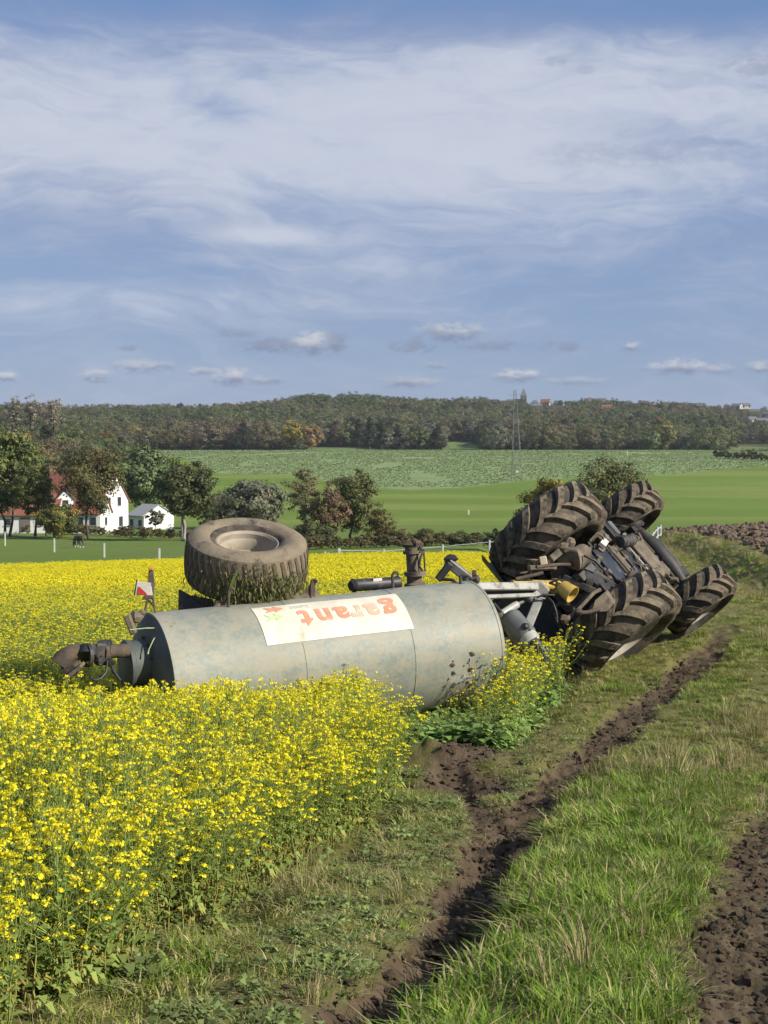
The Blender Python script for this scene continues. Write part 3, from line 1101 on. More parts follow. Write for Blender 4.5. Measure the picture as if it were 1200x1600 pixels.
def weed(name, seed, n=16, L=(0.05, 0.12), H=0.10, col=(0.10, 0.155, 0.06), mat='blade'):
    p = PlantMesh(seed)
    rng = p.rng
    for _ in range(n):
        a = rng.uniform(0, 2 * math.pi)
        b = np.array([rng.normal() * 0.05, rng.normal() * 0.05, rng.uniform(0, H)])
        l = rng.uniform(*L)
        p.stalk((b[0] * .4, b[1] * .4, 0), b, 0.002, 0.0015, p.jit(col))
        p.leaf(b, (math.cos(a), math.sin(a), rng.uniform(-.1, .6)), l, l * rng.uniform(0.45, 0.8), p.jit(col, 0.35), droop=rng.uniform(0, 0.6))
    return p.make(name, M[mat])


# tanker axis, needed to leave its bed free of plants
TL = P(240, 1068, 16.85)
TR = P(738, 1007, 18.60)
TRAD = 0.775


def tank_dist(x, y):
    a, b = TL[:2], TR[:2]
    d = (b - a)
    L = np.linalg.norm(d)
    d = d / L
    rx, ry = x - a[0], y - a[1]
    s = rx * d[0] + ry * d[1]
    q = -rx * d[1] + ry * d[0]                    # positive on the far side
    return s / L, q, L


def mustard_height(x, y):
    """crop height: tall at the open edge, pressed lower round the wreck"""
    s, q, L = tank_dist(x, y)
    h = np.full(x.shape, 1.0)
    h = h - (0.40 - 0.26 * sst(x, -1.3, -0.1)) * sst(y, 11.8, 15.5) * (1 - sst(y, 19, 26))
    h = h - 0.12 * sst(y, 60, 88)
    h = h * (0.93 + 0.17 * fbm(x * 0.7, y * 0.7, 91, 3))
    return h


def build_mustard():
    rng = np.random.default_rng(7)
    kinds = [mustard_plant('mustard_plant_%02d' % k, 100 + k, 1.0, heads=int(6 + k % 5), dry=[0.1, 0.3, 0.55][k % 3], petals=int(7 + (k * 5) % 7), sz=[0.0125, 0.0145, 0.0165][k % 3]) for k in range(9)]
    kinds += [mustard_plant('mustard_plant_%02d' % (9 + k), 140 + k, 0.55, heads=6 + k % 3, dry=0.5, petals=10) for k in range(4)]       # low side plants
    kinds += [mustard_plant('mustard_plant_%02d' % (13 + k), 160 + k, 1.0, heads=9 + k % 3, dry=0.2, petals=11, sz=0.024) for k in range(4)]

    def xr(y):
        return float(lk(EDGE, y))

    def xl(y):
        return -0.335 * y - 0.6
    near = rand_wedge(rng, 60, 5.0, 17.5, xl, xr, 0.5)
    low = rand_wedge(rng, 80, 5.0, 17.0, xl, xr, 0.5)
    mid = rand_wedge(rng, 30, 17.5, 38, xl, xr, 1.0)
    far = rand_wedge(rng, 20, 38, 89, xl, xr, 2.0)
    parts = []
    for pts, kind in ((near, 0), (low, 1), (mid, 2), (far, 3)):
        x, y = pts[:, 0], pts[:, 1]
        s, q, L = tank_dist(x, y)
        keep = ~((s > -0.04) & (s < 1.05) & (np.abs(q) < 0.74))
        keep &= ~((s > -0.32) & (s < 0.02) & (np.abs(q) < 0.30))                  # rear fittings
        keep &= ~((s > 0.10) & (s < 0.62) & (q > 0) & (q < 1.7))                   # wheel and axle lie behind
        keep &= ~((s > 0.98) & (s < 1.75) & (q > -0.55) & (q < 3.0))               # drawbar and tractor
        md = np.hypot((x - MOUND[0]) / 0.75, (y - MOUND[1]) / 0.8)
        keep &= md > 1.0
        keep &= ~((s < -0.02) & (s > -1.1) & (q > -0.55) & (q < 0.30) & (rng.random(len(x)) < 0.82))         # thinned to a dark gap for crushed plants and the tank's shadow
        crushed = (x > 0.12) & (y > 13.0)                                          # flattened corner in front of the tank
        cr2 = (x > -0.25) & (y > 14.3) & (q < 0)
        keep &= ~((crushed | cr2) & (y < 23) & (q < 0.4))
        # ragged right edge
        keep &= x < lk(EDGE, y) - 0.18 * fbm(x * 0, y * 1.9, 44, 3) + 0.04
        x, y = x[keep], y[keep]
        h = mustard_height(x, y)
        z = height_near(x, y)
        n = len(x)
        if kind == 1:
            idx = 9 + rng.integers(0, 4, n)
            h = rng.uniform(0.6, 1.4, n)
        elif kind == 3:
            idx = 13 + rng.integers(0, 4, n)
            h = h * rng.uniform(0.9, 1.1, n)
        else:
            idx = rng.integers(0, 9, n)
            h = h * rng.uniform(0.82, 1.08, n)
        if kind == 0:
            h = h * (1 - (0.40 - 0.26 * sst(y, 10.5, 12.5)) * (1 - sst(lk(EDGE, y) - x, 0.0, 0.75)))
        w = np.where(kind == 3, 1.25, 1.0) * rng.uniform(0.9, 1.15, n)
        edge_d = lk(EDGE, y) - x
        tilt = rng.normal(size=(n, 2)) * 0.07
        tilt[:, 1] += 0.16 * np.exp(-np.maximum(edge_d, 0) / 0.25) * rng.random(n)          # leaning out over the verge
        parts.append((np.stack([x, y, z - 0.01], 1), rng.uniform(0, 6.283, n) * (edge_d > 0.4) , tilt, np.stack([w, w, h], 1), idx))
    pts, yaw, tilt, scl, idx = [np.concatenate([p[k] for p in parts]) for k in range(5)]
    scatter('mustard_crop', pts, yaw, tilt, scl, idx, kinds, 'dense field of yellow flowering mustard around the overturned tanker', 'mustard field')
    print('mustard', len(pts))
    # low regrowth and trampled plants in the flattened corner
    tr = rand_wedge(rng, 46, 14.6, 20.0, lambda y: -0.2 if y < 15.5 else float(lk(EDGE, y)) - 1.2, lambda y: float(lk(EDGE, y)) + 0.55, 0.4)
    x, y = tr[:, 0], tr[:, 1]
    s, q, L = tank_dist(x, y)
    md = np.hypot((x - MOUND[0]) / 0.6, (y - MOUND[1] + 0.25) / 0.7)
    keep = (md > 1.0) & (y > 14.9 + 0.4 * x) & ~((np.abs(q) < 0.6) & (s < 1.0)) & (q < 0.3) & (x > 0.1)
    keep &= rng.random(len(x)) < 0.10 + 0.90 * sst(x, 0.75, 1.15)
    x, y = x[keep], y[keep]
    n = len(x)
    if n:
        hh = rng.uniform(0.42, 0.80, n) * (0.8 + 0.35 * sst(x, 0.8, 1.5))
        scatter('trampled_mustard', np.stack([x, y, height_near(x, y)], 1), rng.uniform(0, 6.28, n), rng.normal(size=(n, 2)) * 0.22, np.stack([hh * 1.25, hh * 1.25, hh], 1), rng.integers(0, 9, n),
                [mustard_plant('trampled_plant_%02d' % k, 300 + k, 1.0, heads=8, dry=0.1) for k in range(9)],
                'short trampled mustard with scattered yellow flowers beside the drawbar', 'mustard')


build_mustard()


def build_grass():
    rng = np.random.default_rng(11)
    lush = [grass_tuft('grass_tuft_%02d' % k, 400 + k, 54, (0.03, 0.115), 0.08, 0.12, lay=1.0) for k in range(5)]
    mixed = [grass_tuft('grass_tuft_%02d' % (5 + k), 420 + k, 40, (0.03, 0.12), 0.08, 0.30, lay=1.1, base=(0.20, 0.25, 0.05)) for k in range(4)]
    dry = [grass_tuft('grass_tuft_%02d' % (9 + k), 440 + k, 30, (0.10, 0.30), 0.06, 0.8, width=0.0028, lay=0.75) for k in range(3)]
    weeds = [weed('grass_tuft_%02d' % (12 + k), 460 + k, 24, (0.025, 0.065), 0.05, (0.165, 0.215, 0.068)) for k in range(3)]
    flat = [grass_tuft('grass_tuft_%02d' % (15 + k), 480 + k, 34, (0.05, 0.14), 0.09, 0.42, lay=1.5, base=(0.165, 0.205, 0.052)) for k in range(3)]
    kinds = lush + mixed + dry + weeds + flat

    def xl(y):
        return float(lk(EDGE, y)) - 0.25

    def xr(y):
        return min(0.335 * y + 0.6, float(lk(BANK, y)) + 2.2)

    def dens(y):
        return 240 if y < 9 else 200 if y < 14 else 120 if y < 26 else 45 if y < 45 else 28
    pts = rand_wedge(rng, dens, 4.6, 82, xl, xr, 0.5)
    x, y = pts[:, 0], pts[:, 1]
    _, soil = zone_colour(x, y)
    A, B, Cc = rut_masks(x, y)
    s, q, L = tank_dist(x, y)
    keep = rng.random(len(x)) > np.clip(soil * 1.2 - 0.02, 0, 0.985)
    md = np.hypot((x - MOUND[0]) / 0.6, (y - MOUND[1]) / 0.65)
    keep &= md > 0.95
    keep &= ~((np.abs(q) < 0.6) & (s > 0) & (s < 1.03))
    bk = x - lk(BANK, y)
    keep &= ~((bk > 1.0) & (y > 30) & (rng.random(len(x)) < 0.97))
    keep &= rng.random(len(x)) < 0.45 + 1.1 * fbm(x * 1.3, y * 1.3, 72, 3)
    x, y, soil, A, B, Cc, bk = [a[keep] for a in (x, y, soil, A, B, Cc, bk)]
    n = len(x)
    r = rng.random(n)
    centre = np.abs(x - (lk(RUT_A, y) + lk(RUT_C, y)) / 2)
    lushness = np.exp(-(centre / 0.62) ** 2) * (1 - sst(y, 12, 17)) + 0.55 * sst(fbm(x * 0.6, y * 0.6, 61, 3), 0.5, 0.62)
    leftside = 1 - sst(x, lk(RUT_A, y) - 0.3, lk(RUT_A, y) + 0.1)
    dryness = sst(fbm(x * 0.55, y * 0.55, 62, 3), 0.55, 0.68) * 0.45 + 1.1 * sst(x, lk(RUT_A, y) + 0.8, lk(RUT_A, y) + 1.6) * sst(y, 12, 16) * sst(fbm(x * 0.9, y * 0.5, 64, 2), 0.42, 0.6) + 0.25 * sst(y, 28, 40)
    verge = np.exp(-((x - lk(EDGE, y) - 0.22) / 0.22) ** 2)
    idx = 5 + rng.integers(0, 4, n)
    idx = np.where(r < np.clip(lushness, 0, 0.85), rng.integers(0, 5, n), idx)
    mid_left = leftside * (1 - verge) * (y < 16)
    idx = np.where((rng.random(n) < 0.62 * mid_left), 12 + rng.integers(0, 6, n), idx)
    idx = np.where(rng.random(n) < dryness * (0.16 + 0.26 * sst(y, 10, 14)), 9 + rng.integers(0, 3, n), idx)
    sc = rng.uniform(0.5, 1.35, n) * (0.55 + 0.95 * fbm(x * 2.2, y * 2.2, 71, 3)) * (1 + 0.35 * verge) * (1 - 0.15 * mid_left) * (1 - 0.15 * sst(y, 22, 30))
    sc = sc * (0.7 + 0.45 * np.clip(lushness, 0, 1)) * (1 - 0.45 * np.clip(soil, 0, 1))
    strip = np.exp(-((x - lk(RUT_A, y) - 0.45) / 0.25) ** 2) * (y < 13)
    sc = sc * (1 + 0.35 * strip)
    sc = np.where((np.abs(bk) < 1.6) & (y > 24), sc * 1.2, sc)
    z = height_near(x, y)
    scatter('rough_grass', np.stack([x, y, z], 1), rng.uniform(0, 6.28, n), rng.normal(size=(n, 2)) * 0.12, np.stack([sc, sc, sc], 1), idx, kinds,
            'rough green and straw coloured grass along the rutted farm track', 'grass')
    print('grass', n)
    # trodden thatch and seedlings where the grass thins out towards the ruts
    w = rand_wedge(rng, 260, 5.0, 20.0, lambda y: float(lk(EDGE, y)) - 0.05, lambda y: 0.335 * y + 0.6, 0.5)
    x, y = w[:, 0], w[:, 1]
    _, soil = zone_colour(x, y)
    A, B, Cc = rut_masks(x, y)
    edge = 1 - np.abs(soil - 0.4) / 0.42
    keep = (rng.random(len(x)) < np.clip(edge, 0.12, 1)) & (soil < 0.8) & (A < 0.6)
    x, y = x[keep], y[keep]
    n = len(x)
    sc = rng.uniform(0.4, 0.85, n)
    th = [grass_tuft('thatch_%02d' % k, 620 + k, 22, (0.03, 0.12), 0.09, 0.62, width=0.003, lay=1.9, base=(0.17, 0.20, 0.055)) for k in range(4)] + [weed('thatch_%02d' % (4 + k), 640 + k, 14, (0.02, 0.05), 0.03, (0.17, 0.225, 0.07)) for k in range(2)]
    scatter('trodden_thatch', np.stack([x, y, height_near(x, y)], 1), rng.uniform(0, 6.28, n), rng.normal(size=(n, 2)) * 0.1, np.stack([sc, sc, sc * 0.8], 1), rng.integers(0, 6, n), th, 'trodden straw and seedlings at the margins of the wheel ruts', 'thatch')
    # broad-leaved weeds on the scraped ground in front of the tank
    w = rand_wedge(rng, 110, 14.2, 19.0, lambda y: -0.4, lambda y: float(lk(EDGE, y)) + 0.5, 0.4)
    x, y = w[:, 0], w[:, 1]
    s, q, L = tank_dist(x, y)
    md = np.hypot((x - MOUND[0]) / 0.62, (y - MOUND[1] + 0.05) / 0.6)
    keep = (md > 1.0) & ~((np.abs(q) < 0.55) & (s < 1.03)) & (q < 0.6) & (y > 14.6 + 0.5 * np.abs(x - .4))
    x, y = x[keep], y[keep]
    n = len(x)
    sc = rng.uniform(0.7, 1.5, n)
    scatter('green_weeds', np.stack([x, y, height_near(x, y)], 1), rng.uniform(0, 6.28, n), rng.normal(size=(n, 2)) * 0.15, np.stack([sc, sc, sc], 1), rng.integers(0, 4, n),
            [weed('green_weed_%02d' % k, 500 + k, 22, (0.05, 0.12), 0.16, (0.19, 0.29, 0.075)) for k in range(4)], 'fresh green leafy weeds below the front of the tank', 'weeds')


build_grass()


def clod(name, seed, mat):
    mb = MB()
    mb.lump((0, 0, 0), 1.0, seed, 6, 0.45, (1, 1, 0.7))
    me = bpy.data.meshes.new(name)
    me.from_pydata(mb.V, [], mb.F)
    me.materials.append(mat)
    return bpy.data.objects.new(name, me)


def build_crop():
    rng = np.random.default_rng(21)
    kinds = []
    for k in range(4):
        p = PlantMesh(700 + k)
        for j in range(13):
            a = p.rng.uniform(0, 6.28)
            p.leaf(np.zeros(3), (math.cos(a), math.sin(a), p.rng.uniform(.3, 1.6)), p.rng.uniform(.5, .85), p.rng.uniform(.22, .4), p.jit((0.34, 0.43, 0.205), .25), droop=.4)
        kinds.append(p.make('beet_plant_%02d' % k, M['blade']))
    n = 44000
    y = np.sqrt(rng.uniform(380.0 ** 2, 690.0 ** 2, n))
    az = rng.uniform(-0.19, 0.31, n)
    Dc = np.interp(az, CROP_AZ, _cD)
    x = az * y
    keep = (y > Dc) & (az > -0.172) & (fbm(x / 11, y / 26, 29, 3) > 0.30)
    x, y = x[keep], y[keep]
    n = len(x)
    s = rng.uniform(0.4, 0.85, n)
    scatter('beet_crop', np.stack([x, y, height(x, y)], 1), rng.uniform(0, 6.28, n), np.zeros((n, 2)), np.stack([s, s, s], 1), rng.integers(0, 4, n), kinds, 'pale green leafy crop on the far slope below the wood', 'crop')


build_crop()


def build_clods():
    rng = np.random.default_rng(5)
    pts = rand_wedge(rng, 520, 5.5, 21, lambda y: float(lk(EDGE, y)), lambda y: 0.32 * y, 0.5)
    x, y = pts[:, 0], pts[:, 1]
    _, soil = zone_colour(x, y)
    keep = rng.random(len(x)) < soil * 0.9
    x, y = x[keep], y[keep]
    n = len(x)
    sc = 0.006 + 0.030 * rng.random(n) ** 4
    scatter('soil_crumbs', np.stack([x, y, height_near(x, y) + sc * 0.2], 1), rng.uniform(0, 6.28, n), rng.normal(size=(n, 2)) * 0.4, np.stack([sc, sc, sc], 1), rng.integers(0, 4, n),
            [clod('soil_crumb_%02d' % k, k, M['soil']) for k in range(4)], 'dark crumbs of churned soil in the wheel ruts', 'soil')
    pts = rand_wedge(rng, 12, 28, 84, lambda y: float(lk(BANK, y)) + 1.2, lambda y: 0.34 * y + 1, 1.0)
    x, y = pts[:, 0], pts[:, 1]
    n = len(x)
    sc = 0.04 + 0.13 * rng.random(n) ** 2.5
    scatter('ploughed_clods', np.stack([x, y, height_near(x, y) + sc * 0.2], 1), rng.uniform(0, 6.28, n), rng.normal(size=(n, 2)) * 0.4, np.stack([sc, sc, sc], 1), rng.integers(0, 4, n),
            [clod('plough_clod_%02d' % k, 20 + k, M['plough']) for k in range(4)], 'brown clods of the ploughed field above the lane', 'ploughed soil')


build_clods()


# ------------------------------------------------------------------ wheels
def tyre_profile(R, W, Rr, bulge=0.06):
    h = W / 2
    return [(Rr - 0.01, -h * 0.70), (Rr + 0.02, -h * 0.80), (Rr + (R - Rr) * 0.35, -h * 0.98 - bulge * .3), (Rr + (R - Rr) * 0.6, -h * 1.02 - bulge * .3), (R - 0.07, -h * 0.98), (R - 0.025, -h * 0.86),
            (R - 0.004, -h * 0.5), (R, 0), (R - 0.004, h * 0.5), (R - 0.025, h * 0.86), (R - 0.07, h * 0.98), (Rr + (R - Rr) * 0.6, h * 1.02 + bulge * .3), (Rr + (R - Rr) * 0.35, h * 0.98 + bulge * .3), (Rr + 0.02, h * 0.80), (Rr - 0.01, h * 0.70)]


def lug_mesh(name, R, W, side, dphi, hw, hgt, mat, n=6, end_drop=0.08, jag=0.0):
    """one tread bar, from the middle of the tread out over the shoulder; wheel axis is local y"""
    vs, fs = [], []
    h1 = W / 2 * 1.03
    for i in range(n + 1):
        t = i / n
        h = (-0.05 + 1.05 * t) * h1
        ph = dphi * t ** 0.65
        top = R + hgt - 0.03 * t ** 3 * (R / 0.8)
        bot = R - 0.03 - 0.035 * t ** 2
        if i == n:
            top = R - end_drop * 0.35
            bot = R - end_drop - 0.03
        wd = hw * (1.25 - 0.15 * t) if i else hw * 0.9
        for (rr, sg, k) in ((bot, -1, 1.18), (top, -1, 0.86), (top, 1, 0.86), (bot, 1, 1.18)):
            a = ph + sg * wd * k / R
            vs.append((rr * math.sin(a), side * h, -rr * math.cos(a)))
    for i in range(n):
        o = i * 4
        for k in range(3):
            fs.append((o + k, o + k + 1, o + k + 5, o + k + 4))
        fs.append((o + 3, o, o + 4, o + 7))
    fs.append((0, 1, 2, 3))
    fs.append((n * 4 + 3, n * 4 + 2, n * 4 + 1, n * 4))
    me = bpy.data.meshes.new(name)
    me.from_pydata(vs, [], fs)
    bm = bmesh.new()
    bm.from_mesh(me)
    bmesh.ops.recalc_face_normals(bm, faces=bm.faces)
    bm.to_mesh(me)
    bm.free()
    me.shade_smooth()
    me.set_sharp_from_angle(angle=R_(38))
    me.materials.append(mat)
    return me


LUGS = {}


def make_wheel(root, name, part_loc, R, W, Rr, nl, outer, dphi, hgt, hw, tyre_mat, lug_mat, rim_mat, rim_deep=0.12, lug_name='tread_lug', phase=0.0, lug_w=None, bowl=False):
    """wheel whose axle is local y; outer = +1 / -1 side that carries the rim dish"""
    w = empty(name, part_loc, None, root)
    mb = MB().lathe((0, 0, 0), (0, 1, 0), tyre_profile(R, W, Rr), 72, closed=False)
    ty = mb.build('tyre', tyre_mat, w, smooth=40)
    h = W / 2
    o = outer
    prof = [(Rr + 0.015, -h * 0.74 * o), (Rr + 0.012, -h * 0.66 * o), (Rr - 0.05, -h * 0.55 * o), (Rr - 0.06, h * 0.30 * o), (Rr - 0.02, h * 0.60 * o), (Rr + 0.012, h * 0.70 * o), (Rr + 0.02, h * 0.78 * o), (Rr - 0.004, h * 0.79 * o), (Rr - 0.05, h * 0.60 * o),
            (Rr - 0.09, h * 0.35 * o), (Rr - 0.10, (h - rim_deep) * 0.4 * o), (Rr * 0.62, (h * 0.3 - rim_deep * 0.8) * o), (Rr * 0.45, (h * 0.42 - rim_deep) * o), (Rr * 0.30, (h * 0.40 - rim_deep) * o), (Rr * 0.28, (h * 0.62 - rim_deep) * o), (0.0, (h * 0.64 - rim_deep) * o)]
    if bowl:
        prof = prof[:7] + [(Rr - 0.006, h * 0.79 * o), (Rr - 0.030, h * 0.70 * o), (Rr - 0.036, h * 0.35 * o), (Rr - 0.055, h * 0.30 * o), (Rr - 0.062, h * 0.02 * o), (Rr - 0.085, -h * 0.02 * o), (Rr - 0.095, -h * 0.40 * o),
                           (Rr * 0.5, -h * 0.52 * o), (Rr * 0.34, -h * 0.50 * o), (Rr * 0.32, -h * 0.15 * o), (0.0, -h * 0.13 * o)]
    rim = MB().lathe((0, 0, 0), (0, 1, 0), prof, 56)
    rim.build('rim', rim_mat, w, smooth=30)
    bl = MB()
    for k in range(8):
        a = 2 * math.pi * k / 8
        r = Rr * 0.38
        bl.lathe((r * math.cos(a), (h * 0.42 - rim_deep) * o, r * math.sin(a)), (0, o, 0), [(0.018, -0.01), (0.018, 0.03), (0.0, 0.032)], 6)
    tag(bl.build('wheel_nut', M['brown_steel'], w, smooth=30), kind='stuff')
    key = (R, W, nl, lug_name)
    if key not in LUGS:
        LUGS[key] = {s: lug_mesh(lug_name, R, lug_w or W, s, dphi, hw, hgt, lug_mat) for s in (-1, 1)}
    for s in (-1, 1):
        for k in range(nl):
            a = 2 * math.pi * (k + (0.5 if s > 0 else 0)) / nl + phase
            ob = bpy.data.objects.new(lug_name, LUGS[key][s])
            COL.objects.link(ob)
            ob.parent = w
            ob.rotation_euler = (0, -a, 0)
    return w


# ------------------------------------------------------------------ the overturned slurry tanker
def unit(v):
    v = np.asarray(v, float)
    return v / np.linalg.norm(v)


TF = unit(TR - TL)                                   # towards the drawbar
TLEN = float(np.linalg.norm(TR - TL))
_n = unit(np.cross(TF, (0, 0, 1)))                   # level, towards the camera
_z = np.cross(_n, TF)
ROLL = R_(18)
TLV = math.cos(ROLL) * _z + math.sin(ROLL) * _n      # left side of the tanker, now up
TUV = np.cross(TF, TLV)                              # roof of the tanker, now facing the camera


def TW(s, l, u):
    return TL + TF * s + TLV * l + TUV * u


def shell_dent(s, al):
    """the shell is no longer perfectly round: shallow buckles and one dent"""
    a = np.array([1.3 * s + 3.0]), np.array([2.0 * math.cos(al) + 5.0])
    b = np.array([1.1 * s + 8.0]), np.array([2.0 * math.sin(al) + 9.0])
    d = 0.014 * (float(vnoise(*a, 4)[0]) - 0.5) + 0.014 * (float(vnoise(*b, 6)[0]) - 0.5)
    d -= 0.030 * math.exp(-((s - 3.55) / 0.22) ** 2 - ((al - 0.12) / 0.22) ** 2)
    d -= 0.012 * math.exp(-((s - 0.75) / 0.35) ** 2 - ((al - 0.55) / 0.30) ** 2)
    return d * sst(np.array(s), 0.02, 0.35).item() * sst(np.array(TLEN - s), 0.02, 0.35).item()


def tank_surf(s, al, off=0.0):
    """point on the shell; al measured from roof (0) towards the upper side"""
    r = TRAD + off + shell_dent(s, al)
    return TW(s, r * math.sin(al), r * math.cos(al))


def build_tanker():
    base = (TL + TR) / 2
    root = empty('slurry_tanker', (base[0], base[1], hz(base[0], base[1])), np.stack([TF, TLV, TUV], 1))
    tag(root, 'overturned grey galvanised slurry tanker lying on its side in the yellow mustard', 'tanker')
    R = TRAD
    MB().lathe(TL, TF, [(0.0, -0.15), (R * 0.3, -0.145), (R * 0.6, -0.12), (R * 0.82, -0.075), (R * 0.94, -0.03), (R * 0.985, -0.004), (R * 0.995, 0.008)], 96).build('rear_dish', M['rear_shade'], root, True, smooth=50)
    nr, nc = 60, 144
    vs = [tank_surf(0.006 + (TLEN - 0.012) * i / nr, 2 * math.pi * j / nc) for i in range(nr + 1) for j in range(nc)]
    fs = [(i * nc + j, i * nc + (j + 1) % nc, (i + 1) * nc + (j + 1) % nc, (i + 1) * nc + j) for i in range(nr) for j in range(nc)]
    MB().add(vs, fs).build('tank_shell', M['galv'], root, True, smooth=60)
    MB().lathe(TL, TF, [(R * 0.999, TLEN - 0.012), (R * 0.985, TLEN + 0.01), (R * 0.94, TLEN + 0.04), (R * 0.8, TLEN + 0.10), (R * 0.5, TLEN + 0.15), (0.0, TLEN + 0.17)], 96).build('front_dish', M['galv'], root, True, smooth=50)
    for s in (1.52, 2.86):
        vs = [tank_surf(s + ds, 2 * math.pi * j / nc, off) for ds, off in ((-0.010, -0.003), (-0.005, 0.005), (0.005, 0.005), (0.010, -0.003)) for j in range(nc)]
        fs = [(i * nc + j, i * nc + (j + 1) % nc, (i + 1) * nc + (j + 1) % nc, (i + 1) * nc + j) for i in range(3) for j in range(nc)]
        MB().add(vs, fs).build('weld_seam', M['galv'], root, True, smooth=60)
    MB().lathe(TL, TF, [(R - 0.01, 0.0), (R + 0.008, 0.002), (R + 0.008, 0.03), (R - 0.004, 0.034)], 128).build('end_rim', M['galv'], root, True, smooth=40)
    MB().lathe(TL, TF, [(R - 0.004, TLEN - 0.035), (R + 0.006, TLEN - 0.03), (R + 0.006, TLEN - 0.005), (R - 0.01, TLEN + 0.002)], 128).build('end_rim', M['galv'], root, True, smooth=40)

    # --- the sign film with its print, upside down on the shell
    S0, S1, A0, A1 = 1.10, 2.90, R_(91), R_(47.5)
    vs, fs = [], []
    ns, na = 48, 20
    for i in range(ns + 1):
        for j in range(na + 1):
            vs.append(tank_surf(S0 + (S1 - S0) * i / ns, A0 + (A1 - A0) * j / na, 0.006))
    for i in range(ns):
        for j in range(na):
            a = i * (na + 1) + j
            fs.append((a, a + na + 1, a + na + 2, a + 1))
    ban = MB().add(vs, fs).build('sign_film', M['banner'], root, True, smooth=60, recalc=False)

    def print_on(name, tx, ty, faces, mat, off):
        """flat print (metres; x along the text, y up the letters) laid on the shell, reading upside down"""
        vv = [tank_surf(S1 - x, A0 - y / R, off) for x, y in zip(tx, ty)]
        o = MB().add(vv, faces).build(name, mat, ban, False, recalc=False)
        Mi = np.array(WM[root.name].inverted())
        A = np.array(vv)
        A = A @ Mi[:3, :3].T + Mi[:3, 3]
        o.data.vertices.foreach_set('co', A.astype(np.float32).ravel())
        return o

    def text_mesh(txt, size, bold):
        cu = bpy.data.curves.new('t', 'FONT')
        cu.body = txt
        cu.size = size
        cu.offset = bold
        cu.resolution_u = 6
        ob = bpy.data.objects.new('t', cu)
        COL.objects.link(ob)
        dg = bpy.context.evaluated_depsgraph_get()
        me = bpy.data.meshes.new_from_object(ob.evaluated_get(dg))
        bpy.data.objects.remove(ob)
        bm = bmesh.new()
        bm.from_mesh(me)
        bmesh.ops.remove_doubles(bm, verts=bm.verts, dist=1e-5)
        bmesh.ops.triangulate(bm, faces=bm.faces)
        for _ in range(6):
            lo = [e for e in bm.edges if e.calc_length() > 0.05]
            if not lo:
                break
            bmesh.ops.subdivide_edges(bm, edges=lo, cuts=1)
            bmesh.ops.triangulate(bm, faces=bm.faces)
        V = np.array([v.co[:2] for v in bm.verts])
        F = [tuple(v.index for v in f.verts) for f in bm.faces]
        bm.verts.index_update()
        F = [tuple(v.index for v in f.verts) for f in bm.faces]
        bm.free()
        bpy.data.meshes.remove(me)
        return V, F
    # letters one by one so that worn ones can differ; text y=0 is the film's upper (photo) edge
    x = 0.10
    widths = {'g': 0.232, 'a': 0.222, 'r': 0.158, 'n': 0.234, 't': 0.17}
    letters = [('g', 'letter'), ('a', 'letter_faint'), ('r', 'letter_faint'), ('a', 'letter'), ('n', 'letter'), ('t', 'letter')]
    for ch, mt in letters:
        V, F = text_mesh(ch, 0.40, 0.013)
        V[:, 0] -= V[:, 0].min()
        V[:, 0] *= 0.98
        print_on('letter', x + V[:, 0], 0.175 + V[:, 1] * 0.95, F, M[mt], 0.010)
        x += widths[ch]
    V, F = text_mesh('Kotte', 0.10, 0.001)
    V[:, 0] -= V[:, 0].min()
    print_on('small_print', 1.14 + V[:, 0], 0.058 + V[:, 1], F, M['print_grey'], 0.010)
    # two arrow marks at the end of the word

    def arrow(cx, cy, sc, flip, mat):
        pts = [(0, 0), (0.10, 0.055), (0.085, 0.02), (0.20, 0.045), (0.155, 0.0), (0.20, -0.045), (0.085, -0.02), (0.10, -0.055)]
        X = [cx + flip * (p[0] - 0.1) * sc for p in pts]
        Y = [cy + p[1] * sc for p in pts]
        fs_ = [(0, 1, 2), (0, 2, 6), (0, 6, 7), (2, 3, 4), (2, 4, 6), (4, 5, 6)]
        print_on('arrow_print', X, Y, fs_, mat, 0.011)
    arrow(1.56, 0.085, 1.15, 1, M['letter'])
    arrow(1.60, 0.225, 1.15, 1, M['print_green'])

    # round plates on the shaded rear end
    for (l, u, r) in ((-0.12, 0.50, 0.075), (-0.52, 0.42, 0.06)):
        c = TW(-0.075, l, u)
        MB().lathe(c, -TF, [(r, -0.05), (r, 0.006), (r * 0.8, 0.012), (0, 0.012)], 24).build('round_plate', M['grey_frame'], root, True, smooth=30)
        b = MB()
        for k in range(3):
            a = k * 2.1 + .4
            b.lathe(c + TLV * math.sin(a) * r * .42 + TUV * math.cos(a) * r * .42, -TF, [(r * .22, 0.0), (r * .22, 0.02), (0, 0.02)], 10)
        b.build('plate_boss', M['dark_steel'], root, True, smooth=30)

    # --- rear hatch, valve and spreader
    hc = TW(-0.08, 0.27, 0.02)
    MB().lathe(hc, -TF, [(0.30, -0.04), (0.30, 0.03), (0.265, 0.03), (0.265, 0.20), (0.28, 0.21), (0.28, 0.25), (0.24, 0.28), (0.10, 0.30), (0, 0.30)], 40).build('rear_hatch', M['rear_shade'], root, True, smooth=35)
    bo = MB()
    for k in range(10):
        a = 2 * math.pi * k / 10
        bo.lathe(hc + TLV * math.sin(a) * 0.285 + TUV * math.cos(a) * 0.285, -TF, [(0.016, 0.02), (0.016, 0.055), (0, 0.055)], 6)
    tag(bo.build('hatch_bolts', M['brown_steel'], root, True), kind='stuff')
    pc = P(186, 1017, 16.35)
    pe = P(128, 1020, 16.08)
    ax = unit(pe - pc)
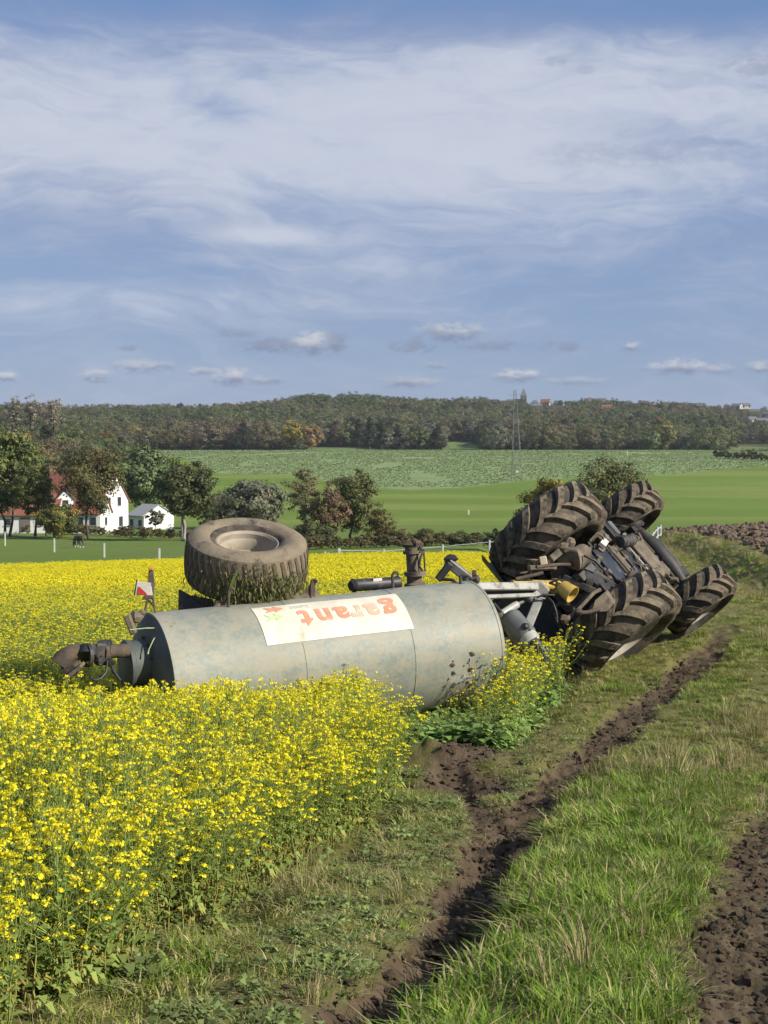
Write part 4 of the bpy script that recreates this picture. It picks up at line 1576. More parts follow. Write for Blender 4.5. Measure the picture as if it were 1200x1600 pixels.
    MB().tube([pc - ax * .1, pc + ax * 0.16, pc + ax * 0.17, pc + ax * 0.21, pc + ax * 0.22, pe], [0.075, 0.075, 0.12, 0.12, 0.088, 0.085], 20).build('outlet_pipe', M['brown_steel'], root, True, smooth=35)
    vb = MB().box(P(163, 1020, 16.2), (0.17, 0.15, 0.24), (ax, (0, 1, .2), (0, 0, 1)), 0.02).box(P(165, 1008, 16.2), (0.08, 0.08, 0.05), None, 0.01)
    vb.lump(P(156, 1032, 16.12), 0.06, 3, 8, 0.25).lump(P(172, 1035, 16.15), 0.05, 4, 8, 0.3)
    vb.build('slide_valve', M['dark_steel'], root, True, smooth=30)
    e0 = P(126, 1018, 16.05)
    MB().tube([e0, P(112, 1020, 16.0), P(99, 1028, 15.96), P(92, 1038, 15.94)], [0.085, 0.09, 0.095, 0.10], 16).build('spreader_elbow', M['brown_steel'], root, True, smooth=40)
    MB().tube([P(138, 1013, 16.05), P(136, 1026, 15.98)], [0.10, 0.10], 14).lathe(P(136, 1024, 16.0), ax, [(0.10, -0.02), (0.125, -0.02), (0.125, 0.02), (0.10, 0.02)], 20).build('pipe_clamp', M['dark_steel'], root, True, smooth=35)
    MB().prism([P(95, 1044, 15.9), P(115, 1040, 15.86), P(123, 1047, 15.8), P(119, 1057, 15.78), P(101, 1058, 15.84)], (0.02, 0.10, 0.04)).build('spreader_plate', M['brown_steel'], root, True)
    MB().prism([P(103, 1056, 15.7), P(124, 1040, 15.7), P(127, 1044, 15.7), P(106, 1061, 15.7)], (0.02, 0.12, 0.03)).build('spreader_plate', M['tan_steel'], root, True)
    MB().tube([P(168, 1032, 16.1), P(166, 1050, 16.0), P(158, 1060, 15.95), P(148, 1063, 15.9), P(140, 1058, 15.85)], 0.013, 8).build('hydraulic_hose', M['hose'], root, True, smooth=60)
    MB().tube([P(172, 1034, 16.15), P(178, 1050, 16.1), P(188, 1064, 16.05)], 0.02, 8).build('hydraulic_hose', M['hose'], root, True, smooth=60)
    # clamp and bracket at the upper rear corner
    MB().lump(P(212, 964, 16.8), 0.09, 9, 8, 0.3, (1, .7, .8)).box(P(204, 976, 16.7), (0.07, 0.1, 0.22), ((1, 0, .35), (0, 1, 0), (-.35, 0, 1)), 0.012).box(P(219, 958, 16.82), (0.10, 0.06, 0.06), ((1, 0, .5), (0, 1, 0), (-.5, 0, 1)), 0.01).build('ladder_clamp', M['tan_steel'], root, True, smooth=25)

    # --- warning board with light
    d = 16.95
    MB().prism([P(232, 892, d), P(239, 890, d), P(241, 915, d), P(239, 936, d), P(222, 938, d), P(230, 915, d)], (0, 0.05, 0)).build('light_bracket', M['tan_steel'], root, True)
    MB().box(P(236, 889, d), (0.05, 0.05, 0.03), None, 0.006).build('side_lamp', pm('orange_lamp_lens', (0.5, 0.19, 0.05), (0.58, 0.25, 0.07), 8, 0.35), root, True)
    bd = MB().prism([P(213, 908, d - .12), P(235, 911, d - .10), P(238, 930, d - .10), P(211, 930, d - .12)], (0, 0.03, 0)).build('warning_board', M['white_plastic'], root, True)
    sp = MB().prism([P(217, 916, d - .126), P(231, 929, d - .116), P(214.5, 928.5, d - .126)], (0, 0.004, 0))
    so = sp.build('red_stripe', M['red_paint'], root, True)
    so.parent = bd
    MB().prism([P(209, 929, d - .13), P(213, 906, d - .13), P(214.5, 906.5, d - .13), P(211, 931, d - .13)], (0, 0.05, 0)).build('board_edge', M['dark_steel'], root, True)
    for a, b in (((231, 936), (224, 962)), ((239, 934), (243, 960)), ((232, 938), (240, 946))):
        MB().tube([P(*a, d), P(*b, d - .05)], 0.014, 8).build('bracket_rod', M['brown_steel'], root, True, smooth=60)
    # torn stalks of mustard caught on the rear rim
    st = MB().tube([P(203, 984, 16.45), P(228, 981.5, 16.5), P(257, 981, 16.62)], [0.006, 0.006, 0.004], 6).tube([P(256, 982, 16.6), P(240, 999, 16.45), P(233, 1014, 16.4), P(231, 1022, 16.38)], [0.006, 0.006, 0.005, 0.009], 6)
    st.build('caught_stalk', pm('torn_green_stalk', (0.34, 0.42, 0.2), (0.42, 0.5, 0.26), 8, 0.6), root, True)
    cp = PlantMesh(77)
    for k in range(16):
        a = cp.rng.normal(size=3) * np.array([0.05, 0.02, 0.09])
        c0 = P(273, 996, 16.55) + a
        cp.leaf(c0, cp.rng.normal(size=3), 0.05, 0.012, cp.jit((0.15, 0.2, 0.05), .3))
    me_stalk = cp.make('caught_leaves', M['leaf'])
    COL.objects.link(me_stalk)
    me_stalk.parent = root
    me_stalk.matrix_parent_inverse = WM[root.name].inverted()

    # --- wheel on top, its mudguard and axle
    wc = P(385, 875, 17.95)
    lw = np.array(WM[root.name].inverted() @ Vector(wc))
    make_wheel(root, 'road_wheel', tuple(lw), 0.715, 0.58, 0.36, 40, 1, 0.12, 0.010, 0.024, M['tyre_mud'], M['tread_mud'], M['rim_tan'], rim_deep=0.42, lug_name='tread_block', phase=0.05, lug_w=0.47, bowl=True)
    MB().lathe(wc, TLV, [(0.372, 0.228), (0.40, 0.262), (0.43, 0.275), (0.452, 0.268), (0.45, 0.25)], 72).build('rim_shadow_ring', M['rubber'], root, True, smooth=60)  # dark ring added to stand for the shadow between tyre and rim
    MB().tube([wc - TLV * 0.28, wc - TLV * 1.9], 0.075, 14).build('axle', M['brown_steel'], root, True, smooth=40)
    MB().box(wc - TLV * 0.75 + TUV * 0.22, (0.5, 0.22, 0.3), (TF, TLV, TUV), 0.02).build('axle_bracket', M['brown_steel'], root, True)
    # weeds and turf wrapped in the tread
    wp = PlantMesh(5)
    for k in range(1300):
        a = wp.rng.normal() * 0.55 + 0.35
        hh = float(np.clip(-0.10 + 0.13 * wp.rng.normal() - 0.10 * abs(a - 0.35), -0.27, 0.22))
        outd = math.cos(a) * (-np.array([0, 1.0, 0])) + math.sin(a) * np.array([1.0, 0, 0])
        outd = unit(outd - TLV * (outd @ TLV))
        c0 = wc + outd * (0.722 + 0.02 * wp.rng.random()) + TLV * hh
        wp.leaf(c0, outd * .5 + wp.rng.normal(size=3) * .8 - np.array([0, 0, .5]), wp.rng.uniform(.03, .08), wp.rng.uniform(.008, .022), wp.jit((0.105, 0.125, 0.035) if wp.rng.random() < .75 else (0.25, 0.21, 0.1), .35))
    for k in range(5):
        wp.stalk(wc - np.array([0.03 + k * .012, 0.725, -0.0 + k * .03]), wc - np.array([0.07 + .02 * k, 0.75, 0.33]), 0.004, 0.003, wp.jit((0.2, 0.24, 0.08)), 2)
    wo = wp.make('wrapped_weeds', M['leaf'])
    COL.objects.link(wo)
    wo.parent = root
    wo.matrix_parent_inverse = WM[root.name].inverted()
    MB().prism([P(279, 922, 17.5), P(296, 931, 17.45), P(330, 937, 17.4), P(336, 958, 17.4), P(278, 960, 17.5)], (0.01, 0.06, 0)).build('mudguard', M['dark_steel'], root, True)
    MB().prism([P(334, 938, 17.32), P(380, 937, 17.40), P(430, 935, 17.5), P(470, 929, 17.6), P(492, 924, 17.65), P(494, 945, 17.6), P(420, 950, 17.45), P(334, 958, 17.3)], (0.03, 0.12, 0)).build('mudguard', M['tan_steel'], root, True)
    MB().prism([P(466, 930, 17.62), P(478, 922, 17.62), P(489, 906, 17.62), P(492, 906, 17.62), P(492, 930, 17.62)], (0.01, 0.03, 0)).build('mudguard_stay', M['tan_steel'], root, True)
    MB().tube([P(461, 934, 17.6), P(462, 925, 17.6)], 0.012, 8).tube([P(469, 933, 17.6), P(470, 926, 17.6)], 0.008, 8).build('stay_pin', M['brown_steel'], root, True)

    # --- ladder hooks standing on the shell
    def hook(pts, D, r=0.014):
        MB().tube([P(a, b, D) for a, b in pts], r, 10).build('hook', M['brown_steel'], root, True, smooth=60)
    hook([(486, 936), (486, 915), (487, 908), (491, 905), (495, 907), (495, 911)], 17.62)
    hook([(357, 949), (357, 925), (359, 920), (363, 919), (366, 922)], 17.15, 0.018)
    hook([(614, 919), (613, 899), (616, 894), (620, 894), (623, 899)], 18.1, 0.017)
    hook([(720, 916), (719, 901), (723, 898), (731, 899), (737, 904)], 18.4, 0.018)
    # black float housing lying behind the ridge of the shell
    MB().tube([P(548, 916, 18.35), P(552, 915, 18.38), P(556, 914.5, 18.4), P(612, 911, 18.6), P(622, 910.5, 18.65), P(626, 910, 18.66)], [0.055, 0.085, 0.075, 0.075, 0.09, 0.06], 18).build('float_housing', M['hose'], root, True, smooth=45)
    MB().box(P(590, 906, 18.46), (0.12, 0.02, 0.04), (TF, (0, 1, 0), (0, 0, 1)), 0.004).build('housing_label', M['white_plastic'], root, True)
    # dome pipe with valve
    pb, pt = P(649, 925, 18.75), P(644, 858, 18.75)
    up = unit(pt - pb)
    Lp = np.linalg.norm(pt - pb)
    MB().lathe(pb, up, [(0.13, 0), (0.13, 0.10), (0.095, 0.12), (0.095, 0.22), (0.125, 0.22), (0.125, 0.25), (0.085, 0.255), (0.082, Lp - 0.06), (0.115, Lp - 0.055), (0.115, Lp - 0.02), (0.09, Lp - 0.02), (0.09, Lp + 0.02), (0, Lp + 0.02)], 24).build('dome_pipe', M['tan_steel'], root, True, smooth=35)
    MB().lump(P(636, 851, 18.75), 0.07, 31, 8, 0.3, (1.2, 1, .7)).lump(P(650, 848, 18.75), 0.06, 32, 8, 0.35, (1.1, 1, .8)).box(P(655, 852, 18.72), (0.10, 0.08, 0.07), None, 0.01).build('valve_cap', M['brown_steel'], root, True, smooth=35)
    MB().tube([P(655, 853, 18.7), P(661, 862, 18.66), P(657, 872, 18.64), P(655, 884, 18.62), P(661, 893, 18.64)], 0.016, 8).tube([P(662, 858, 18.66), P(664, 892, 18.66)], 0.011, 8).build('valve_lever', M['dark_steel'], root, True, smooth=50)
    MB().lathe(P(649, 897, 18.7), up, [(0.11, -0.02), (0.135, -0.02), (0.135, 0.035), (0.11, 0.035)], 24).build('pipe_flange', M['tan_steel'], root, True, smooth=30)

    # --- bracket block by the front rim
    ax2 = unit(P(737, 906, 18.9) - P(698, 876, 18.9))
    MB().bar(P(698, 877, 18.85), P(736, 907, 18.95), 0.12, 0.10, (0, 1, 0.2), 0.015).build('hose_bracket', M['grey_drum'], root, True)
    MB().box(P(694, 893, 18.8), (0.09, 0.14, 0.26), (ax2, (0, 1, 0), np.cross(ax2, (0, 1, 0))), 0.015).lump(P(703, 873, 18.85), 0.10, 12, 8, 0.3, (1, .6, .6)).build('hose_bracket', M['dark_steel'], root, True, smooth=25)
    MB().tube([P(690, 905, 18.6), P(706, 906, 18.55), P(716, 913, 18.5), P(729, 916, 18.5)], 0.02, 8).tube([P(735, 905, 18.6), P(744, 902, 18.7), P(746, 908, 18.7)], 0.018, 8).build('brake_hose', M['hose'], root, True, smooth=60)
    MB().lump(P(744, 905, 18.75), 0.06, 14, 8, 0.3).box(P(741, 898, 18.8), (0.05, 0.06, 0.12), None, 0.01).build('hose_coupling', M['brown_steel'], root, True, smooth=30)

    # --- drawbar frame
    G = 'grey_frame'
    MB().bar(P(740, 917, 18.9), P(838, 917, 19.35), 0.13, 0.10, (0, 0.3, 1), 0.012).build('drawbar_beam', M[G], root, True)
    MB().bar(P(758, 933, 18.75), P(836, 930, 19.2), 0.10, 0.05, (0, 0.3, 1), 0.008).build('drawbar_beam', M[G], root, True)
    MB().bar(P(745, 928, 19.0), P(838, 926, 19.4), 0.06, 0.06, (0, 0.3, 1), 0.008).build('drawbar_beam', M['dark_steel'], root, True)
    MB().prism([P(826, 909, 19.3), P(846, 912, 19.32), P(858, 924, 19.35), P(852, 936, 19.35), P(838, 934, 19.3)], (0.02, 0.10, 0.02)).build('hitch_plate', M[G], root, True)
    MB().bar(P(842, 937, 19.3), P(820, 990, 18.95), 0.115, 0.09, (0.2, 1, 0), 0.012).build('drawbar_beam', M[G], root, True)
    MB().bar(P(815, 985, 19.0), P(800, 1062, 18.75), 0.10, 0.08, (0.2, 1, 0), 0.010).build('support_foot', M[G], root, True)
    MB().bar(P(772, 1003, 18.7), P(808, 1002, 18.72), 0.11, 0.10, (0, 0.2, 1), 0.012).build('cross_beam', M[G], root, True)
    MB().bar(P(776, 1014, 18.75), P(806, 1012, 18.8), 0.05, 0.05, (0, 0.2, 1), 0.006).build('cross_beam', M['dark_steel'], root, True)
    MB().tube([P(782, 961, 18.95), P(808, 944, 19.1)], 0.05, 14).build('hydraulic_ram', M['white_cast'], root, True, smooth=40)
    MB().tube([P(806, 945, 19.1), P(828, 934, 19.2)], 0.028, 12).lump(P(827, 934, 19.15), 0.06, 8, 8, .2).build('ram_rod', M['grey_drum'], root, True, smooth=40)
    MB().tube([P(772, 943, 18.9), P(782, 955, 18.85), P(800, 974, 18.8), P(812, 985, 18.75)], 0.018, 8).build('hydraulic_line', M['hose'], root, True, smooth=60)
    MB().tube([P(780, 960, 18.75), P(797, 985, 18.68), P(808, 1002, 18.6), P(812, 1010, 18.58)], [0.055, 0.06, 0.06, 0.075], 14).lump(P(812, 1009, 18.57), 0.095, 21, 8, .2).build('suction_pipe', M['tan_steel'], root, True, smooth=45)
    a0, a1 = P(797, 965, 18.75), P(827, 999, 18.55)
    ad = unit(a1 - a0)
    Lc = np.linalg.norm(a1 - a0)
    MB().lathe(a0, ad, [(0, -0.05), (0.09, -0.045), (0.135, 0.0), (0.14, 0.03), (0.14, Lc - 0.06), (0.12, Lc - 0.04), (0.12, Lc - .01)], 28).build('vacuum_pump', M['grey_drum'], root, True, smooth=40)
    MB().lathe(a1 - ad * 0.03, ad, [(0.12, -0.02), (0.125, 0.0), (0.125, 0.07), (0.09, 0.11), (0.0, 0.115)], 28).build('pump_cover', M['white_cast'], root, True, smooth=40)
    MB().lump(P(821, 979, 18.5), 0.045, 22, 8, .2).box(P(826, 984, 18.5), (0.05, 0.04, 0.03), None, 0.006).build('pump_fitting', M['dark_steel'], root, True, smooth=30)
    MB().tube([P(833, 1001, 18.45), P(840, 1008, 18.42), P(848, 1018, 18.42), P(852, 1030, 18.42), P(850, 1041, 18.4), P(844, 1049, 18.38), P(834, 1054, 18.36), P(820, 1058, 18.34), P(806, 1060, 18.32)], [0.06, 0.062, 0.062, 0.062, 0.06, 0.056, 0.052, 0.05, 0.05], 14).build('suction_hose', M['hose'], root, True, smooth=50)
    MB().tube([P(812, 1059, 18.3), P(797, 1059, 18.3)], [0.066, 0.07], 14).lathe(P(811, 1059, 18.3), (1, 0.2, 0), [(0.06, -.02), (0.078, -.02), (0.078, 0.01), (0.06, 0.01)], 18).build('hose_joint', M['brown_steel'], root, True, smooth=40)
    # pump box end and torn mounting at the lower front of the shell
    MB().lathe(P(760, 1064, 18.2), unit(P(792, 1066, 18.0) - P(760, 1064, 18.2)), [(0.20, -0.25), (0.20, 0.05), (0.185, 0.11), (0.13, 0.16), (0.0, 0.18)], 28).build('sump_cover', M['tan_steel'], root, True, smooth=45)
    tb = MB()
    rr = random.Random(3)
    for k in range(11):
        tb.lump(P(735 + rr.random() * 50, 1036 + rr.random() * 24, 18.05 + rr.random() * .15), 0.035 + 0.04 * rr.random(), 50 + k, 8, .4)
    tb.bar(P(738, 1058, 18.05), P(790, 1028, 18.3), 0.06, 0.05, (0, 1, 0), 0.01)
    tag(tb.build('mud_cake', M['brown_steel'], root, True, smooth=35), kind='stuff')
    ms = MB()                                       # mud smeared on the shell near the front
    for k in range(9):
        s = 3.42 + rr.gauss(0, .09)
        al = R_(18) + R_(-2) + rr.gauss(0, .09)
        ms.lump(tank_surf(s, al, 0.0), 0.010 + 0.022 * rr.random() ** 2, 80 + k, 6, .4, (1.6, .5, 1))
    tag(ms.build('mud_spots', M['brown_steel'], root, True, smooth=35), kind='stuff')
    # PTO shaft with yellow guard
    MB().tube([P(800, 911, 19.2), P(815, 911.5, 19.3), P(842, 913, 19.45), P(866, 915, 19.6)], [0.04, 0.05, 0.055, 0.068], 18).lathe(P(868, 915.5, 19.6), unit(P(868, 915, 19.6) - P(842, 913, 19.45)), [(0.06, -0.03), (0.10, -0.03), (0.10, 0.04), (0.07, 0.05), (0.05, 0.05)], 20).build('shaft_guard', M['yellow_plastic'], root, True, smooth=40)
    MB().tube([P(874, 900, 19.6), P(882, 913, 19.55)], 0.018, 8).build('guard_chain', M['brown_steel'], root, True)
    MB().tube([P(845, 931, 19.2), P(856, 933, 19.2), P(864, 941, 19.15), P(869, 955, 19.1), P(871, 968, 19.1)], 0.012, 8).tube([P(838, 934, 19.15), P(850, 929, 19.15), P(866, 930, 19.2)], 0.014, 8).build('hydraulic_hose', M['hose'], root, True, smooth=60)
    return root


build_tanker()


# ------------------------------------------------------------------ the overturned tractor
TRT = np.array([2.68, 20.5, -1.76])
_fw = unit((0.585, 0.81, -0.024))
_lf = np.array([0.563, -0.43, -0.707])
_lf = unit(_lf - _fw * (_lf @ _fw))
_lf = unit(_lf + 0.085 * unit((0.148, 0.98, -0.1)))
_fw = unit(_fw + np.array([0, 0, -0.075]))
_fw = unit(_fw - _lf * (_fw @ _lf))
_up = np.cross(_fw, _lf)
TRM = np.stack([_fw, _lf, _up], 1)


def build_tractor():
    root = empty('tractor', TRT, TRM)
    tag(root, 'overturned dark tractor with its muddy belly and four big wheels in the air', 'tractor')
    WB, TRK, TRKF, FZ = 2.46, 1.56, 1.64, -0.22
    for s in (-1, 1):
        w = make_wheel(root, 'rear_wheel', (0, s * TRK / 2, 0), 0.765, 0.62, 0.46, 17, s, 0.40, 0.066, 0.050, M['rubber'], M['lug'], M['rim_white'], rim_deep=0.20, phase=0.1 * s)
        w = make_wheel(root, 'front_wheel', (WB, s * TRKF / 2, FZ), 0.535, 0.48, 0.33, 15, s, 0.46, 0.056, 0.042, M['rubber'], M['lug'], M['rim_white'], rim_deep=0.12, phase=0.07 * s)

    def pb(name, mat, boxes, smooth=None):
        mb = MB()
        for b in boxes:
            mb.box(b[0], b[1], b[2] if len(b) > 2 else None, 0.014)
        return mb.build(name, M[mat], root, smooth=smooth)
    # drive train, belly towards the camera (-z)
    pb('transmission_housing', 'dark_steel', [((0.42, 0, 0.06), (1.6, 0.50, 0.60)), ((0.0, 0, 0.0), (0.46, 0.72, 0.46))])
    MB().tube([(0, -0.62, 0), (0, -0.25, 0), (0, 0.25, 0), (0, 0.62, 0)], [0.13, 0.21, 0.21, 0.13], 18).build('rear_axle', M['dark_steel'], root, smooth=40)
    for s in (-1, 1):
        MB().lathe((0, s * 0.56, 0), (0, s, 0), [(0.20, -0.05), (0.20, 0.03), (0.14, 0.06), (0.14, 0.14), (0, 0.14)], 22).build('axle_flange', M['brown_steel'], root, smooth=35)
    pb('belly_plate', 'navy', [((0.42, 0.0, -0.265), (0.40, 0.54, 0.05))])
    pb('belly_plate', 'navy', [((1.13, 0.06, -0.275), (0.30, 0.50, 0.05))])
    pb('belly_rib', 'tan_steel', [((0.72, 0.02, -0.285), (0.055, 0.62, 0.10))])
    pb('belly_rib', 'tan_steel', [((0.84, 0.02, -0.285), (0.10, 0.58, 0.07))])
    pb('belly_rib', 'tan_steel', [((0.95, 0.03, -0.29), (0.025, 0.58, 0.09))])
    pb('belly_rib', 'white_cast', [((1.31, 0.06, -0.295), (0.03, 0.60, 0.10))])
    pb('belly_rib', 'dark_steel', [((0.64, 0.0, -0.28), (0.05, 0.60, 0.08))])
    pb('engine_block', 'dark_steel', [((2.0, 0, 0.14), (1.5, 0.46, 0.66))])
    pb('sump_plate', 'tan_steel', [((1.62, 0.03, -0.30), (0.46, 0.56, 0.16))])
    pb('sump_bracket', 'tan_steel', [((1.72, 0.30, -0.32), (0.20, 0.16, 0.14), ((1, .3, 0), (-.3, 1, 0), (0, 0, 1))), ((1.92, 0.24, -0.30), (0.14, 0.20, 0.12), ((1, -.4, 0), (.4, 1, 0), (0, 0, 1))), ((1.56, 0.33, -0.34), (0.12, 0.10, 0.10))])
    MB().tube([(1.35, 0.02, -0.22), (2.1, 0.02, -0.26)], 0.06, 14).build('drive_shaft', M['brown_steel'], root, smooth=40)
    # front axle
    MB().tube([(WB, -0.66, FZ), (WB, -0.45, FZ - .02), (WB - 0.02, -0.2, FZ - 0.04), (WB - 0.02, 0.2, FZ - 0.04), (WB, 0.45, FZ - .02), (WB, 0.66, FZ)], [0.075, 0.075, 0.125, 0.125, 0.075, 0.075], 16).build('front_axle', M['dark_steel'], root, smooth=40)
    for s in (-1, 1):
        MB().lathe((WB, s * 0.60, FZ), (0, s, 0), [(0.12, -0.06), (0.15, -0.03), (0.15, 0.10), (0.10, 0.14), (0, 0.14)], 18).box((WB - 0.12, s * 0.56, FZ), (0.2, 0.1, 0.1), None, .015).build('steering_knuckle', M['dark_steel'], root, smooth=35)
        MB().tube([(WB - 0.2, s * 0.08, FZ - 0.03), (WB - 0.2, s * 0.5, FZ - 0.02)], 0.024, 10).build('tie_rod', M['brown_steel'], root, smooth=50)
        # frame rails of the front support
        MB().bar((1.6, s * 0.27, -0.12), (2.9, s * 0.24, -0.10), 0.05, 0.18, (0, 0, 1), 0.01).build('side_rail', M['grey_drum' if s > 0 else 'dark_steel'], root)
        MB().bar((2.05, s * 0.36, -0.20), (2.32, s * 0.42, -0.22), 0.06, 0.10, (0, 0, 1), 0.01).build('mudguard_arm', M['brown_steel'], root)
        # mudguards over the rear wheels
        mb = MB()
        R0 = 0.89
        y0, y1 = s * (TRK / 2 - 0.34), s * (TRK / 2 + 0.30)
        an = [R_(60 + 9.0 * k) for k in range(15)]
        vs, fs = [], []
        for a in an:
            for (yy, rr) in ((y0, R0), (y1, R0), (y1, R0 + 0.012), (y0, R0 + 0.012), ):
                vs.append((rr * math.sin(a + 0.6) , yy, -rr * math.cos(a + 0.6)))
        for i in range(len(an) - 1):
            for k in range(4):
                fs.append((i * 4 + k, i * 4 + (k + 1) % 4, i * 4 + 4 + (k + 1) % 4, i * 4 + 4 + k))
        fs += [(0, 1, 2, 3), tuple(len(vs) - 4 + k for k in range(4))]
        mb.add(vs, fs).build('mudguard', pm('dark_green_grey_plastic', (0.06, 0.07, 0.062), (0.10, 0.11, 0.10), 4, 0.55, dirt=(MUD, 0.3, 5)), root, smooth=40)
    pb('front_support', 'brown_steel', [((2.75, 0, -0.06), (0.5, 0.42, 0.36))])
    pb('front_weight', 'dark_steel', [((3.10, 0, 0.0), (0.22, 0.66, 0.34))])
    hood = MB().prism([(1.15, -0.34, 0.42), (2.95, -0.30, 0.38), (3.05, -0.28, 0.75), (2.8, -0.28, 0.86), (1.15, -0.34, 0.98)], (0, 0.64, 0))
    hood.build('hood', M['dark_steel'], root)
    # side boxes: battery box with steps on the upper side, fuel tank on the lower
    pb('battery_box', 'brown_steel', [((0.93, -0.50, -0.12), (0.34, 0.26, 0.34))])
    for k in range(3):
        pb('box_rib', 'dark_steel', [((1.14 + 0.085 * k, -0.52, -0.22), (0.045, 0.26, 0.26))])
    pb('tool_box', 'grey_drum', [((1.28, -0.54, -0.26), (0.12, 0.24, 0.24))])
    MB().lathe((0.98, -0.26, -0.40), (1, 0.0, 0), [(0, -0.01), (0.07, 0), (0.085, 0.02), (0.085, 0.42), (0.07, 0.44), (0, 0.45)], 24).build('air_reservoir', M['dark_steel'], root, smooth=40)
    for xx in (1.08, 1.30):
        MB().lathe((xx, -0.26, -0.40), (1, 0, 0), [(0.086, -0.014), (0.091, -0.014), (0.091, 0.014), (0.086, 0.014)], 24).build('reservoir_strap', M['grey_drum'], root, smooth=30)
    pb('fuel_tank', 'dark_steel', [((1.15, 0.50, 0.02), (0.80, 0.32, 0.44))])
    for k in range(3):
        pb('cab_step', 'dark_steel', [((1.42, 0.62, -0.05 + 0.2 * k), (0.36, 0.24, 0.03))])
    pb('step_side', 'dark_steel', [((1.61, 0.62, 0.12), (0.03, 0.26, 0.60))])
    MB().tube([(0.9, 0.33, -0.30), (1.2, 0.36, -0.33), (1.5, 0.33, -0.36)], 0.09, 16).build('exhaust_box', M['tan_steel'], root, smooth=45)
    MB().lathe((0.60, 0.30, -0.30), (0.3, 1, -.3), [(0.10, -0.05), (0.13, 0.0), (0.13, 0.10), (0.08, 0.14), (0, 0.15)], 20).build('filter_cover', M['tan_steel'], root, smooth=40)
    # white scrap and lever between the wheels
    MB().prism([(0.36, -0.30, -0.34), (0.55, -0.36, -0.36), (0.60, -0.28, -0.36), (0.42, -0.22, -0.34)], (0.0, 0.0, -0.05)).build('torn_cover', M['white_plastic'], root)
    MB().tube([(0.30, -0.40, -0.30), (0.42, -0.44, -0.42), (0.50, -0.36, -0.42), (0.48, -0.28, -0.36)], 0.018, 8).build('lever', M['tan_steel'], root, smooth=50)

    # cab, mostly pressed into the ground behind the drawbar
    for (x, y) in ((-0.28, -0.62), (-0.28, 0.62), (0.95, -0.66), (0.95, 0.66)):
        MB().bar((x, y, 0.35), (x * 0.9 + 0.04, y * 0.92, 1.32), 0.08, 0.08, (0, 1, 0), 0.012).build('cab_pillar', M['dark_steel'], root)
    pb('cab_roof', 'dark_steel', [((0.34, 0, 1.36), (1.45, 1.28, 0.16))])
    pb('cab_floor', 'dark_steel', [((0.40, 0, 0.36), (1.30, 1.30, 0.10))])
    g = pb('cab_window', 'dark_glass', [((-0.25, 0, 0.85), (0.02, 1.12, 0.80))])
    g = pb('cab_window', 'dark_glass', [((0.34, -0.61, 0.85), (1.10, 0.02, 0.80))])
    pb('seat', 'dark_steel', [((0.1, 0, 0.62), (0.45, 0.48, 0.14)), ((-0.12, 0, 0.85), (0.12, 0.46, 0.5))])
    # rear linkage, seen on the side of the hitch
    def wt(name, mat, pts, r, n=10):
        MB().tube([P(*p) for p in pts], r, n).build(name, M[mat], root, True, smooth=45)

    def wb(name, mat, a, b, w, h, side=(0, 1, 0)):
        MB().bar(P(*a), P(*b), w, h, side, 0.01).build(name, M[mat], root, True)
    wb('lower_link', 'tan_steel', (826, 888, 19.3), (868, 886, 19.6), 0.07, 0.07)
    wb('lower_link', 'tan_steel', (860, 874, 19.45), (890, 849, 19.75), 0.09, 0.07)
    MB().lump(P(891, 848, 19.7), 0.075, 61, 8, .25).lump(P(881, 856, 19.6), 0.07, 62, 8, .3).build('link_ball', M['tan_steel'], root, True, smooth=35)
    MB().box(P(849, 876, 19.35), (0.09, 0.03, 0.11), ((1, 0, .2), (0, 1, 0), (-.2, 0, 1)), 0.008).build('link_tag', pm('straw_coloured_tag', (0.45, 0.37, 0.25), (0.55, 0.46, 0.33), 8, .8), root, True)
    wt('lift_rod', 'brown_steel', [(838, 886, 19.2), (872, 882, 19.4), (896, 882, 19.55)], 0.022)
    wt('lift_rod', 'brown_steel', [(806, 905, 19.2), (832, 899, 19.25), (848, 895, 19.3)], 0.024)
    wt('stabiliser_rod', 'tan_steel', [(938, 921, 19.25), (928, 926, 19.2), (900, 956, 19.05), (884, 968, 19.0)], 0.026)
    wt('stabiliser_rod', 'brown_steel', [(906, 957, 19.0), (918, 957, 19.05), (936, 952, 19.15)], 0.026)
    MB().lump(P(905, 956, 19.0), 0.05, 63, 8, .2).lump(P(882, 968, 19.0), 0.065, 64, 8, .25).build('link_ball', M['brown_steel'], root, True, smooth=35)
    MB().tube([P(880, 868, 19.75), P(900, 874, 19.6), P(912, 862, 19.8)], [0.12, 0.16, 0.11], 14).build('hydraulic_housing', M['tan_steel'], root, True, smooth=45)
    MB().prism([P(930, 938, 19.3), P(945, 925, 19.35), P(958, 944, 19.35), P(948, 955, 19.3), P(925, 956, 19.25)], (0.05, 0.10, 0.02)).build('check_plate', M['tan_steel'], root, True)
    wb('drawbar_frame', 'dark_steel', (905, 905, 19.5), (925, 885, 19.7), 0.12, 0.10)
    wb('drawbar_frame', 'dark_steel', (880, 902, 19.6), (930, 925, 19.5), 0.09, 0.12)
    wb('drawbar_frame', 'brown_steel', (862, 900, 19.7), (905, 880, 19.8), 0.10, 0.08)
    MB().lathe(P(905, 905, 19.6), unit(np.array([-.6, -.75, .1])), [(0.16, -0.1), (0.16, 0.0), (0.13, 0.03), (0.13, -0.02), (0.06, -0.02), (0.06, 0.10), (0, 0.10)], 24).build('power_take_off', M['dark_steel'], root, True, smooth=35)
    c0, c1 = P(879, 918, 19.4), P(897, 931, 19.3)
    cd = unit(c1 - c0)
